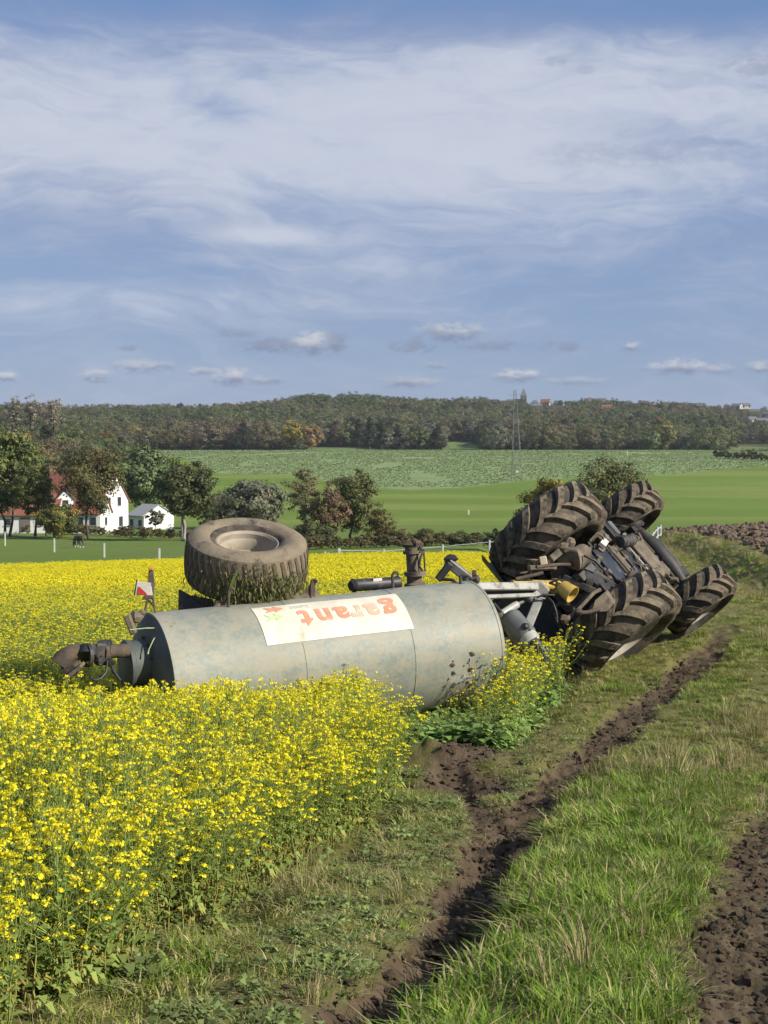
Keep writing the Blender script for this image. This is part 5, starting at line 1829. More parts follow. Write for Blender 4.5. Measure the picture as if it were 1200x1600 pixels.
    MB().lathe(c0, cd, [(0.0, -0.03), (0.075, -0.03), (0.095, 0.0), (0.118, 0.17), (0.105, 0.17), (0.085, 0.02), (0, 0.02)], 26).build('yellow_guard_cup', M['yellow_plastic'], root, True, smooth=35)
    MB().tube([P(860, 952, 19.4), P(876, 942, 19.4), P(893, 948, 19.35), P(897, 955, 19.3)], 0.03, 10).build('trailer_hitch', M['dark_steel'], root, True, smooth=45)
    for k, (a, b, c) in enumerate((((850, 915), (872, 905), (905, 915)), ((858, 960), (880, 935), (912, 925)), ((835, 930), (860, 950), (880, 990)), ((912, 868), (930, 876), (946, 894)))):
        MB().tube([P(*a, 19.5), P(*b, 19.45), P(*c, 19.6)], 0.016, 8).build('hydraulic_hose', M['hose'], root, True, smooth=60)
    # small fittings, brackets and pipes crowding the belly
    rr = random.Random(19)
    for k in range(34):
        x, y = rr.uniform(-0.15, 2.15), rr.choice([-1, 1]) * rr.uniform(0.16, 0.44)
        ax_ = (rr.gauss(0, 1), rr.gauss(0, 1), rr.gauss(0, .3))
        a1 = unit(ax_)
        a2 = unit(np.cross(a1, (0, 0.2, 1)))
        mt = rr.choice(['dark_steel', 'brown_steel', 'tan_steel', 'grey_drum', 'brown_steel'])
        if k % 3:
            MB().box((x, y, -0.27 - 0.06 * rr.random()), (rr.uniform(.06, .2), rr.uniform(.03, .09), rr.uniform(.03, .09)), (a1, a2, np.cross(a1, a2)), 0.008).build('belly_fitting', M[mt], root)
        else:
            p0 = np.array([x, y, -0.32])
            q0 = p0 + np.array([rr.uniform(-.4, .4), rr.uniform(-.25, .25), 0])
            MB().tube([p0, (p0 + q0) / 2 + np.array([0, 0, -0.05]), q0], rr.uniform(.008, .02), 8).build('belly_pipe', M[mt], root, smooth=60)
    # mud and turf packed into the belly
    rr = random.Random(9)
    mb = MB()
    for k in range(42):
        mb.lump((rr.uniform(-0.1, 2.3), rr.uniform(-0.32, 0.40), -0.30 - 0.02 * rr.random()), 0.02 + 0.05 * rr.random() ** 2, 200 + k, 8, .4, (1.3, 1, .6))
    tag(mb.build('mud_cake', M['tan_steel'], root, smooth=35), kind='stuff')
    return root


build_tractor()


# ------------------------------------------------------------------ trees
def crown_quads(seed, H, W, base, clumps, per, leaf, cols, top=1.0, flat=1.0, gap=0.0, shape='round', shell=0.0):
    rng = np.random.default_rng(seed)
    v = rng.normal(size=(clumps, 3))
    v /= np.linalg.norm(v, axis=1)[:, None]
    rad = shell + (1 - shell) * rng.random(clumps) ** 0.42
    lob = 0.72 + 0.5 * vnoise(v[:, 0] * 2.2 + seed, v[:, 1] * 2.2 + v[:, 2] * 1.9, seed)
    c = v * (rad * lob)[:, None]
    if shape == 'cone':
        t = (c[:, 2] + 1) / 2
        c[:, :2] *= (1.15 - 0.95 * np.clip(t, 0, 1))[:, None]
    elif shape == 'dome':
        t = np.clip((c[:, 2] + 1) / 2, 0, 1)
        c[:, :2] *= (0.75 + 0.5 * np.sqrt(t) - 0.35 * t ** 3)[:, None]
    hc = H * (1 - base) / 2
    c = c * np.array([W / 2, W / 2, hc]) + np.array([0, 0, H * base + hc])
    cols = np.asarray(cols, float)
    vr = 0.55 if shell else 1.0
    ccol = cols[rng.integers(0, len(cols), clumps)] * (1 + (rng.uniform(0.75, 1.2, (clumps, 1)) - 1) * vr)
    cr = W * rng.uniform(0.085, 0.15, clumps)
    n = clumps * per
    ci = np.repeat(np.arange(clumps), per)
    d = rng.normal(size=(n, 3))
    d /= np.linalg.norm(d, axis=1)[:, None]
    p = c[ci] + d * (cr[ci] * rng.random(n) ** 0.5)[:, None] * np.array([1.15, 1.15, 0.75])
    ctr = np.array([0, 0, H * base + hc * 0.8])
    outd = (p - ctr) / np.array([W / 2, W / 2, hc]) * 0.7 + d * 0.6 + rng.normal(size=(n, 3)) * 0.42
    outd /= np.linalg.norm(outd, axis=1)[:, None]
    a = np.cross(outd, rng.normal(size=(n, 3)))
    a /= np.linalg.norm(a, axis=1)[:, None]
    b = np.cross(outd, a)
    s = (leaf * rng.uniform(0.6, 1.3, n))[:, None]
    q = np.stack([p - a * s, p - b * s * .6, p + a * s, p + b * s * .6], 1)
    col = ccol[ci] * (1 + (rng.uniform(0.75, 1.25, (n, 1)) - 1) * vr)
    return q, np.clip(col, 0, 1), c


def trunk_mb(seed, H, W, base, centres, r0, stems=1, limbs=9):
    rng = random.Random(seed)
    mb = MB()
    for st in range(stems):
        ox, oy = (rng.gauss(0, W * .10), rng.gauss(0, W * .10)) if stems > 1 else (0, 0)
        top = H * (base + (1 - base) * 0.62)
        pts = [(ox * .4, oy * .4, -0.3), (ox * .7 + rng.gauss(0, .02 * H), oy * .7, H * base * 0.6), (ox + rng.gauss(0, .03 * H), oy + rng.gauss(0, .02 * H), H * (base + .15)), (ox * 1.4 + rng.gauss(0, .04 * H), oy * 1.4, top)]
        rs = [r0 * 1.15, r0 * .85, r0 * .6, r0 * .18]
        mb.tube(pts, rs, 7)
        for k in range(limbs // stems + 1):
            c = centres[rng.randrange(len(centres))]
            t = rng.uniform(.35, .95)
            b = np.array(pts[1]) * (1 - t) + np.array(pts[2]) * t
            m = (b + c) / 2 + np.array([0, 0, .06 * H])
            mb.tube([b, m, c], [r0 * .42, r0 * .26, r0 * .08], 5)
    return mb


GREEN_D = [(0.046, 0.056, 0.020), (0.060, 0.070, 0.025), (0.078, 0.084, 0.032)]
GREEN_M = [(0.060, 0.080, 0.024), (0.085, 0.098, 0.030), (0.105, 0.110, 0.036)]
GREEN_G = [(0.060, 0.090, 0.034), (0.085, 0.118, 0.048), (0.11, 0.14, 0.06)]
OLIVE = [(0.075, 0.072, 0.026), (0.10, 0.092, 0.034), (0.13, 0.112, 0.042), (0.09, 0.07, 0.03)]
BROWN = [(0.11, 0.078, 0.044), (0.135, 0.098, 0.058), (0.09, 0.07, 0.036), (0.14, 0.115, 0.05)]
YELLOW = [(0.19, 0.155, 0.03), (0.14, 0.13, 0.034), (0.24, 0.19, 0.04)]
ORANGE = [(0.24, 0.11, 0.04), (0.19, 0.10, 0.04), (0.14, 0.09, 0.035)]
GREY_G = [(0.10, 0.105, 0.068), (0.13, 0.13, 0.085), (0.08, 0.09, 0.05)]
PALE = [(0.26, 0.235, 0.18), (0.20, 0.18, 0.13), (0.32, 0.29, 0.23)]


def tree(name, label, px, base_py, top_py, width_px, D, cols, base=0.22, clumps=85, per=34, leaf=None, lush=1.9, stems=1, group=None, cat='tree', shape='dome', bark='bark', limbs=9, seed=None, r0=None):
    x = (px - 600) / FOC * D
    z = float(height(np.array([x]), np.array([D]))[0])
    if base_py is not None:                              # stand on the ground; the height follows from the top
        pass
    H = P(px, top_py, D)[2] - z
    W = width_px / FOC * D
    seed = seed or int(px * 7 + D)
    root = empty(name, (x, D, z))
    tag(root, label, cat, group)
    q, c, cen = crown_quads(seed, H, W, base, int(clumps * 1.15), int(per * lush), (leaf or max(0.045 * W, 0.16)) * 0.66, np.array(cols) * 1.55, shape=shape)
    me = quads_mesh('crown', q, c, [M['leaf']])
    o = bpy.data.objects.new('crown', me)
    COL.objects.link(o)
    o.parent = root
    trunk_mb(seed, H, W, base, cen, r0 or 0.022 * H, stems, limbs).build('trunk', M[bark], root, smooth=60, recalc=False)
    return root


def build_trees():
    T = tree
    # round the white farm, left
    T('broad_tree', 'tall olive green tree at the left edge, towering over the farm', 10, 832, 676, 100, 214, np.array(GREEN_M) * 1.3, 0.24, 150, 36, stems=2, r0=0.2)
    T('broad_tree', 'dark green tree with thin trunks left of the red roofed barn', 50, 830, 716, 60, 208, GREEN_M, 0.28, 100, 36, stems=2, r0=0.16)
    T('broad_tree', 'sunlit yellowish tree behind the barn at the far left', 30, 826, 668, 70, 262, [(0.12, 0.115, 0.036), (0.15, 0.135, 0.045)], 0.2, 90)
    T('fir_tree', 'narrow dark evergreen between the barn and the farmhouse', 72, 828, 728, 34, 216, [(0.020, 0.028, 0.014), (0.028, 0.036, 0.016)], 0.15, 90, 36, shape='cone')
    T('broad_tree', 'olive brown tree with a forked dark trunk in front of the farmhouse', 138, 830, 690, 104, 206, OLIVE + GREEN_D[1:], 0.27, 135, 36, leaf=0.27, stems=1, limbs=14, r0=0.2)
    T('yellow_shrub', 'yellow green bush in front of the farmhouse wall', 90, 830, 784, 70, 203, YELLOW + GREEN_M, 0.04, 90, 34, cat='shrub', stems=3)
    T('broad_tree', 'rounded green tree behind the gap between both houses', 228, 826, 697, 88, 292, GREEN_G, 0.15, 150, 34)
    T('broad_tree', 'dark tree with a pale slanting trunk right of the small white house', 288, 840, 721, 92, 196, GREEN_D, 0.30, 150, 36, stems=2, bark='pale_bark')
    T('broad_tree', 'small dark tree half hidden behind the pale trunked tree', 322, 838, 752, 40, 214, GREEN_D, 0.1, 60)
    T('slender_tree', 'small slender tree in front of the small white house', 243, 830, 797, 28, 222, GREY_G, 0.35, 34, 26, leaf=0.2)
    T('willow_bush', 'grey green willow bush behind the tanker wheel', 392, 836, 752, 104, 246, GREY_G, 0.05, 130, 32, stems=3, cat='shrub')
    T('willow_bush', 'low olive bush between the willow and the birch', 345, 838, 772, 56, 250, OLIVE, 0.05, 60, 30, stems=2, cat='shrub')
    # hedge trees in the middle
    T('birch_tree', 'thin leaved birch with a pale trunk, tallest of the middle trees', 476, 850, 722, 58, 190, [(0.13, 0.115, 0.055), (0.10, 0.095, 0.045), (0.16, 0.13, 0.065)], 0.22, 62, 30, leaf=0.19, bark='pale_bark', limbs=14, r0=0.14)
    T('broad_tree', 'reddish brown tree in front of the birch', 513, 852, 758, 62, 176, BROWN + [(0.16, 0.10, 0.07)], 0.14, 100, 34, stems=2)
    T('broad_tree', 'large green tree right of the reddish brown one', 552, 850, 728, 74, 186, GREEN_M + OLIVE[:2], 0.16, 130, 34)
    T('yellow_shrub', 'ivy yellow bush at the foot of the large green tree', 592, 852, 792, 50, 178, YELLOW[1:2] + OLIVE, 0.04, 75, 32, cat='shrub', stems=2)
    T('hedge_bush', 'dark bush below the birch at the fence', 486, 856, 812, 66, 168, GREEN_D, 0.02, 70, 30, cat='shrub', stems=3)
    T('hedge_bush', 'low brown bush left of the row of round bushes', 624, 850, 826, 40, 176, OLIVE, 0.02, 45, 30, cat='shrub', stems=3)
    T('round_bush', 'round dark bush behind the dome pipe of the tanker', 665, 852, 826, 42, 172, GREEN_D + OLIVE[:1], 0.02, 60, 30, cat='shrub', stems=3)
    T('round_bush', 'flat dark bush halfway between dome pipe and tractor', 719, 852, 831, 46, 174, GREEN_D + OLIVE[:1], 0.02, 55, 30, cat='shrub', stems=3)
    T('round_bush', 'dark bush peeping out left of the upper tractor wheel', 772, 850, 824, 36, 172, GREEN_D, 0.02, 50, 30, cat='shrub', stems=3)
    T('yellow_shrub', 'golden yellow shrub above the upper rear tractor wheel', 862, 850, 738, 100, 150, YELLOW, 0.05, 130, 34, cat='shrub', stems=3)
    T('broad_tree', 'olive green shrubby tree above the tractor, beside the golden shrub', 952, 850, 709, 124, 144, [(0.075, 0.085, 0.03), (0.10, 0.105, 0.04), (0.12, 0.115, 0.045)], 0.04, 250, 36, leaf=0.20, stems=4)
    # bare pale crowns on the skyline at the far left
    for k, (px, top, w, lab) in enumerate(((24, 617, 26, 'leftmost pale nearly bare tree on the skyline'), (50, 616, 26, 'middle pale nearly bare tree on the skyline'), (82, 614, 36, 'rightmost and widest pale nearly bare tree on the skyline'))):
        T('bare_tree', lab, px, 720, top, w, 372, np.array(PALE) * 0.75, 0.60, 70, 12, leaf=0.30, limbs=18, r0=0.16, group='bare trees on the skyline')
    # trees at the front of the wood that stand out by colour
    T('autumn_tree', 'orange autumn tree at the edge of the wood behind the farm', 170, 705, 674, 34, 560, ORANGE, 0.1, 60, 26, leaf=0.5)
    T('autumn_tree', 'yellow tree in the wood above the left end of the crop field', 457, 700, 656, 34, 735, YELLOW, 0.15, 60, 24, leaf=0.7)
    T('autumn_tree', 'copper coloured tree beside the yellow tree at the wood edge', 487, 702, 662, 36, 728, [(0.22, 0.14, 0.06), (0.17, 0.12, 0.05)], 0.1, 60, 24, leaf=0.7)
    T('autumn_tree', 'yellow green tree at the wood edge on the right', 1036, 712, 652, 46, 742, [(0.15, 0.14, 0.05), (0.12, 0.12, 0.045)], 0.1, 70, 24, leaf=0.8)
    T('round_tree', 'round green tree at the wood edge, left of the yellow green one', 1012, 712, 672, 38, 722, GREEN_G, 0.05, 70, 24, leaf=0.7)
    for k, (px, lab) in enumerate(((560, 'leftmost dark conifer of the row in the wood'), (578, 'second dark conifer of the row in the wood'), (597, 'third dark conifer of the row in the wood'), (622, 'dark conifer right of the group of three'))):
        T('fir_tree', lab, px, 704, [654, 650, 655, 662][k], 24, 738 + 6 * k, [(0.026, 0.034, 0.020), (0.036, 0.044, 0.024)], 0.05, 60, 26, leaf=0.55, shape='cone', group='dark conifers in the wood')
    T('hedge_bush', 'dark hedge bush at the right edge beyond the crop field', 1180, 728, 712, 70, 640, GREEN_D, 0.0, 60, 28, leaf=0.6, cat='shrub', stems=3)


build_trees()


def build_wood():
    rng = np.random.default_rng(3)
    kinds = []
    pals = [[(0.085, 0.108, 0.036), (0.11, 0.13, 0.046)], [(0.12, 0.145, 0.055), (0.15, 0.17, 0.07)], [(0.115, 0.112, 0.052), (0.14, 0.13, 0.062)], [(0.14, 0.115, 0.068), (0.165, 0.135, 0.08)],
            [(0.12, 0.125, 0.085), (0.145, 0.15, 0.105)], [(0.18, 0.155, 0.06), (0.15, 0.135, 0.055)], [(0.045, 0.055, 0.03), (0.055, 0.066, 0.036)], [(0.17, 0.12, 0.06), (0.14, 0.10, 0.055)]]
    for k in range(16):
        pal = pals[k // 2]
        q, c, cen = crown_quads(900 + k, 1.0, [0.85, 1.0, 0.9, 1.05][k % 4], 0.06, 60, 56, 0.026, np.array(pal) * 1.05, shell=0.6, shape='cone' if k // 2 == 6 else ['dome', 'round'][k % 2])
        me = quads_mesh('wood_tree_%02d' % k, q, c, [M['wood_leaf']])
        kinds.append(bpy.data.objects.new('wood_tree_%02d' % k, me))
    # wooded ridge
    xs, ys = [], []
    y = 752.0
    while y < 1500:
        w = 0.36 * y
        sp = 8.2 + (y - 750) / 750 * 3
        n = int(2 * w / sp)
        x = np.linspace(-w, w, n) + rng.normal(size=n) * sp * 0.3
        xs.append(x)
        ys.append(y + rng.normal(size=n) * sp * 0.3)
        y += sp * 0.95
    # wood behind the farm, on the near side left
    for y in np.arange(330, 770, 8.0):
        xr = ((188 if y > 470 else 120) - 600) / FOC * y
        xl = -0.36 * y
        n = int((xr - xl) / 7.5)
        xs.append(np.linspace(xl, xr, n) + rng.normal(size=n) * 2)
        ys.append(np.full(n, y) + rng.normal(size=n) * 2)
    x, y = np.concatenate(xs), np.concatenate(ys)
    az = x / y
    px = 600 + FOC * az
    keep = np.ones(len(x), bool)
    for (cpx, w, y0, y1, _) in CLEARINGS:
        keep &= ~((np.abs(px - cpx) < w) & (y > y0 - 50) & (y < y1))
    for (hx, hy) in VILLAGE_XY:
        keep &= ~((np.abs(x - hx) < (11 if hy < 1399 else 9)) & (y < hy + (6 if hy < 1399 else 90)) & (y > hy - (60 if hy < 1399 else 260)))
    x, y, px = x[keep], y[keep], px[keep]
    n = len(x)
    z = height(x, y)
    s = rng.uniform(9.0, 15.5, n) * (0.85 + 0.3 * fbm(x / 70, y / 70, 14, 2))
    s = np.where(y < 745, s * 0.78, s)
    s = np.where((y < 745) & (px > 120), s * 0.8, s)
    edge_in = (y > 752) & (y < 790)
    s = np.where(edge_in, s * rng.uniform(0.65, 1.0, n), s)
    s = np.where(px > 1140, s * 0.7, s)
    s = s * (1 - 0.62 * sst(knoll_mask(x, y), 0.15, 0.7))
    wd = s * rng.uniform(0.85, 1.2, n)
    # stands of different kinds: brown beech on the heights, greener trees below, a few strays
    up = sst(z, 2, 22) * 0.22
    f = fbm(x / 85, y / 85, 19, 3) * 1.7 - 0.58 + up + rng.normal(size=n) * 0.09
    kid = np.select([f < 0.30, f < 0.46, f < 0.60, f < 0.92], [0, 1, 2, 3], 2)
    r = rng.random(n)
    kid = np.where(r < 0.10, 4, np.where(r < 0.125, 5, np.where(r < 0.17, 6, np.where(r < 0.20, 7, kid))))
    dark = (fbm(x / 60, y / 60, 23, 2) > 0.63) & (y < 1000)
    kid = np.where(dark & (r > 0.5), 6, kid)
    scatter('distant_wood', np.stack([x, y, z], 1), rng.uniform(0, 6.28, n), rng.normal(size=(n, 2)) * 0.04, np.stack([wd, wd, s], 1), kid * 2 + rng.integers(0, 2, n), kinds,
            'autumnal mixed wood covering the ridge on the horizon', 'wood')
    # scrubby growth along the foot of the pasture by the farm
    pts = []
    for (a, b) in (((0, 826), (330, 842)), ((330, 842), (470, 850)), ((470, 856), (760, 848))):
        for t in np.linspace(0, 1, 60):
            pxx, pyy = a[0] + (b[0] - a[0]) * t, a[1] + (b[1] - a[1]) * t
            g = ground_hit(pxx, pyy + 3, 95, 400)
            pts.append((g[0] + rng.normal() * .6, g[1] + rng.normal() * 2.0))
    p = np.array(pts)
    n = len(p)
    s = rng.uniform(0.7, 1.7, n)
    q, c, cen = crown_quads(990, 1.0, 1.3, 0.0, 20, 30, 0.06, OLIVE + [(0.2, 0.17, 0.08)])
    kk = bpy.data.objects.new('scrub_00', quads_mesh('scrub_00', q, c, [M['wood_leaf']]))
    scatter('hedge_scrub', np.stack([p[:, 0], p[:, 1], height(p[:, 0], p[:, 1])], 1), rng.uniform(0, 6.28, n), np.zeros((n, 2)), np.stack([s * 1.3, s * 1.3, s], 1), np.zeros(n), [kk],
            'low scrub and long grass along the foot of the pasture', 'scrub')
    # rough hedge line at the far right edge of the crop field
    p = np.array([ground_hit(px_, py_, 300, 900)[:2] for px_, py_ in zip(np.linspace(1120, 1260, 26), np.linspace(716, 724, 26))])
    s = rng.uniform(1.5, 4.0, len(p))
    scatter('far_hedge', np.stack([p[:, 0], p[:, 1], height(p[:, 0], p[:, 1])], 1), rng.uniform(0, 6.28, len(p)), np.zeros((len(p), 2)), np.stack([s * 1.2, s * 1.2, s], 1), np.zeros(len(p)),
            [bpy.data.objects.new('far_hedge_00', quads_mesh('far_hedge_00', q, c * 0.7, [M['wood_leaf']]))], 'dark hedge bordering the far crop field on the right', 'hedge')


# ------------------------------------------------------------------ buildings
def house(name, label, px, base_py, D, L, W, He, Hr, yaw, wall='white_wall', roof='red_roof', windows=(), door=None, cat='house', group=None, eave=0.35, chimney=None, z=None, dormer=None):
    """gabled house; local x along the ridge, front wall at -y, gable ends at +-x"""
    x = (px - 600) / FOC * D
    zz = P(px, base_py, D)[2] if z is None else z
    c, s = math.cos(yaw), math.sin(yaw)
    root = empty(name, (x, D, zz), [[c, -s, 0], [s, c, 0], [0, 0, 1]])
    tag(root, label, cat, group)
    l, w = L / 2, W / 2
    V = [(-l, -w, -1.5), (l, -w, -1.5), (l, w, -1.5), (-l, w, -1.5), (-l, -w, He), (l, -w, He), (l, w, He), (-l, w, He), (-l, 0, Hr), (l, 0, Hr)]
    F = [(0, 1, 5, 4), (2, 3, 7, 6), (1, 2, 6, 9, 5), (3, 0, 4, 8, 7), (4, 5, 9, 8), (6, 7, 8, 9)]
    MB().add(V, F).build('wall', M[wall], root)
    sl = (Hr - He) / w
    t = 0.14
    rf = MB()
    for sg in (-1, 1):
        a = (w + eave)
        e0 = np.array([0, sg * a, He - eave * sl + 0.03])
        r0 = np.array([0, 0, Hr + 0.03])
        x0, x1 = np.array([-l - eave * .6, 0, 0]), np.array([l + eave * .6, 0, 0])
        nrm = np.array([0, sg * sl, 1.0])
        nrm = nrm / np.linalg.norm(nrm) * t
        rf.prism([e0 + x0, e0 + x1, r0 + x1, r0 + x0], nrm)
    ro = rf.build('roof', M[roof], root)
    if chimney is not None:
        MB().box((chimney, 0.2, Hr + 0.5), (0.6, 0.6, 1.6), None, 0.03).build('chimney', M['red_roof'], ro)
    for (face, u, v, ww, hh) in windows:
        if face == 'f':
            o_, ex, n_ = np.array([u, -w, v]), np.array([1., 0, 0]), np.array([0, -1., 0])
        elif face == 'r':
            o_, ex, n_ = np.array([l, u, v]), np.array([0, 1., 0]), np.array([1., 0, 0])
        else:
            o_, ex, n_ = np.array([-l, u, v]), np.array([0, 1., 0]), np.array([-1., 0, 0])
        ez = np.array([0, 0, 1.])
        wi = MB().box(o_ + n_ * 0.02, (ww + 0.16, 0.10, hh + 0.16), (ex, n_, ez), 0.01).build('window', M['trim'], root)
        MB().box(o_ + n_ * 0.06, (ww, 0.05, hh), (ex, n_, ez)).build('pane', M['dark_glass'], wi)
        MB().box(o_ + n_ * 0.09 - ez * (hh / 2 + 0.1), (ww + 0.3, 0.12, 0.07), (ex, n_, ez)).build('sill', M['white_cast'], wi)
    if door:
        u, ww, hh = door
        MB().box((u, -w - 0.02, hh / 2), (ww, 0.1, hh), None, 0.01).build('door', M['trim'], root)
    return root


VILLAGE = [  # px, base_py, D, L, W, He, Hr, roof, label
    (936, 652, 1260, 16, 9, 4.0, 8.5, 'red_roof', 'red roofed house in the trees below the skyline right of the church'),
    (948, 645, 1300, 12, 9, 5.0, 9.0, 'red_roof', 'upper of the two pale houses in the trees right of the church'),
    (838, 641, 1380, 12, 8, 4.0, 8.0, 'grey_roof', 'low white house just right of the church tower'),
    (865, 645, 1340, 11, 8, 4.0, 7.0, 'grey_roof', 'small white house among trees between the church and the red roofs'),
    (852, 634, 1420, 12, 9, 4.0, 8.0, 'red_roof', 'red roofed house on the skyline beside the church'),
    (145, 646, 1400, 11, 8, 4.0, 7.5, 'red_roof', 'lone red roof on the skyline at the left'),
    (1150, 641, 1400, 12, 9, 5.0, 8.0, 'grey_roof', 'white house on the skyline at the right, leftmost of the hilltop houses'),
    (1164, 640, 1420, 11, 9, 5.0, 8.0, 'grey_roof', 'second white house on the skyline at the right'),
    (1178, 652, 1340, 12, 9, 6.0, 9.0, 'grey_roof', 'white house at the right edge below the skyline'),
    (1190, 666, 1150, 14, 9, 5.0, 8.0, 'grey_roof', 'long white house at the right edge above the green slope'),
    (1200, 656, 1250, 12, 9, 6.0, 9.0, 'grey_roof', 'white house cut by the right edge of the picture'),
    (1174, 663, 1200, 9, 8, 5.0, 8.0, 'grey_roof', 'small white house left of the long one at the right edge')]
VILLAGE_XY = [((v[0] - 600) / FOC * v[2], v[2]) for v in VILLAGE] + [((818 - 600) / FOC * 1400, 1400)]
build_wood()


def build_buildings():
    # farmhouse with its right gable towards the sun, and the wing in front of it
    D = 238
    house('farmhouse', 'white farmhouse with steep red tiled roof behind the olive brown tree', 128, 829, D, 12.0, 7.4, 4.6, 9.0, R_(-24), chimney=-2.0,
          windows=[('r', -2.0, 1.5, 0.9, 1.4), ('r', 1.6, 1.5, 0.9, 1.4), ('r', -1.6, 4.6, 0.8, 1.2), ('r', 1.2, 4.6, 0.8, 1.2), ('r', -0.2, 7.0, 0.6, 0.8), ('f', 4.6, 3.3, 0.8, 1.1), ('f', -1.0, 3.3, 0.9, 1.1), ('f', -4.5, 3.3, 0.9, 1.1)])
    house('farm_wing', 'low white wing with bright red roof before the farmhouse gable', 143, 829.5, D - 8.5, 4.4, 4.6, 2.9, 5.2, R_(-10), windows=[('f', -0.9, 1.5, 0.8, 1.0), ('f', 1.1, 1.5, 0.8, 1.0), ('r', 0.0, 1.5, 0.8, 1.0)])
    house('gabled_annexe', 'white gabled annexe between farmhouse and yellow green bush', 102, 829, D - 4.5, 5.0, 5.2, 3.4, 6.2, R_(-78), roof='grey_roof', windows=[('r', -1.0, 1.6, 0.8, 1.1), ('r', 1.0, 1.6, 0.8, 1.1), ('r', 0.0, 4.2, 0.7, 0.9)])
    house('barn', 'low red roofed barn with white wall at the far left', 48, 829, D - 6, 9.5, 6.0, 2.6, 5.4, R_(-4), windows=[('f', 2.2, 1.4, 0.8, 0.8), ('f', -2.6, 1.4, 0.8, 0.8)], door=(0, 1.6, 2.1))
    # small white house
    house('small_house', 'small white house with low roof right of the farmhouse', 236, 828.5, 248, 4.7, 5.6, 2.5, 4.1, R_(-50), roof='white_cast',
          windows=[('l', -0.2, 2.7, 0.8, 0.9), ('l', -1.4, 0.9, 0.9, 1.2), ('f', 1.2, 1.3, 0.8, 0.8), ('f', -1.4, 1.3, 0.8, 0.9)])
    for (px, py, D_, L, W, He, Hr, rf, lab) in VILLAGE:
        house('village_house', lab, px, py, D_, L * .72, W * .72, He * .75, Hr * .75, R_((px * 37) % 60 - 45), roof=rf, windows=[('f', -L * .25, He * .55, 1.3, 1.5), ('f', L * .25, He * .55, 1.3, 1.5), ('r', 0, He * .55, 1.3, 1.5)], group='village houses on the hill', wall='village_wall')
    # church
    D = 1400
    b = P(818, 638, D)
    root = empty('church', (b[0], b[1], b[2] - 1))
    root.scale = (1.25, 1.25, 1.05)
    tag(root, 'dark church with pointed spire on the wooded skyline', 'church')
    MB().box((0, 0, 5.5), (4.2, 4.2, 12.0), None, 0.1).build('tower', M['stone'], root)
    MB().add([(-2.3, -2.3, 11.5), (2.3, -2.3, 11.5), (2.3, 2.3, 11.5), (-2.3, 2.3, 11.5), (0, 0, 18.5)], [(0, 1, 4), (1, 2, 4), (2, 3, 4), (3, 0, 4), (3, 2, 1, 0)]).build('spire', M['grey_roof'], root)
    MB().add([(-12, -3, 0), (-2, -3, 0), (-2, 3, 0), (-12, 3, 0), (-12, -3, 5), (-2, -3, 5), (-2, 3, 5), (-12, 3, 5), (-12, 0, 9), (-2, 0, 9)], [(0, 1, 5, 4), (2, 3, 7, 6), (1, 2, 6, 9, 5), (3, 0, 4, 8, 7), (4, 5, 9, 8), (6, 7, 8, 9)]).build('nave', M['grey_roof'], root)
    for sx in (-1.2, 1.2):
        MB().box((sx, -2.12, 8.5), (0.8, 0.1, 2.0)).build('belfry_window', M['dark_glass'], root)


build_buildings()


# ------------------------------------------------------------------ lattice mast
def build_mast():
    g = ground_hit(808, 751, 300, 700)
    D = g[1]
    top = P(804, 610, D)
    H = top[2] - g[2]
    root = empty('lattice_mast', tuple(g))
    tag(root, 'tall thin lattice power mast standing in the crop field', 'mast')
    w0, w1 = 18 / FOC * D / 2, 3.2 / FOC * D / 2
    lv = 11
    prev = None
    lean = (804 - 808) / FOC * D
    r = 0.06
    cor = []
    for k in range(lv + 1):
        t = k / lv
        w = w0 + (w1 - w0) * t ** 0.8
        cor.append([np.array([sx * w + lean * t, sy * w, H * t]) for sx, sy in ((-1, -1), (1, -1), (1, 1), (-1, 1))])
    for c in range(4):
        MB().tube([cor[k][c] for k in range(lv + 1)], r, 5).build('mast_leg', M['lattice'], root)
    for k in range(lv):
        for c in range(4):
            d = (c + 1) % 4
            MB().tube([cor[k][c], cor[k + 1][d]], 0.026, 4).build('brace', M['lattice'], root)
            MB().tube([cor[k + 1][c], cor[k + 1][d]], 0.024, 4).build('brace', M['lattice'], root)
    for zz, ln in ((0.86, 2.6), (0.95, 2.0)):
        MB().bar((lean * zz - ln, 0, H * zz), (lean * zz + ln, 0, H * zz), 0.07, 0.07).build('cross_arm', M['lattice'], root)
    bx = P(808, 739, D - 1.5)
    sg = MB().box((0, 0, 0.35), (0.75, 0.06, 0.55), None, 0.02).build('mast_sign', M['white_plastic'], None)
    sg.location = (bx[0] - g[0], bx[1] - g[1], bx[2] - g[2])
    sg.parent = root


build_mast()


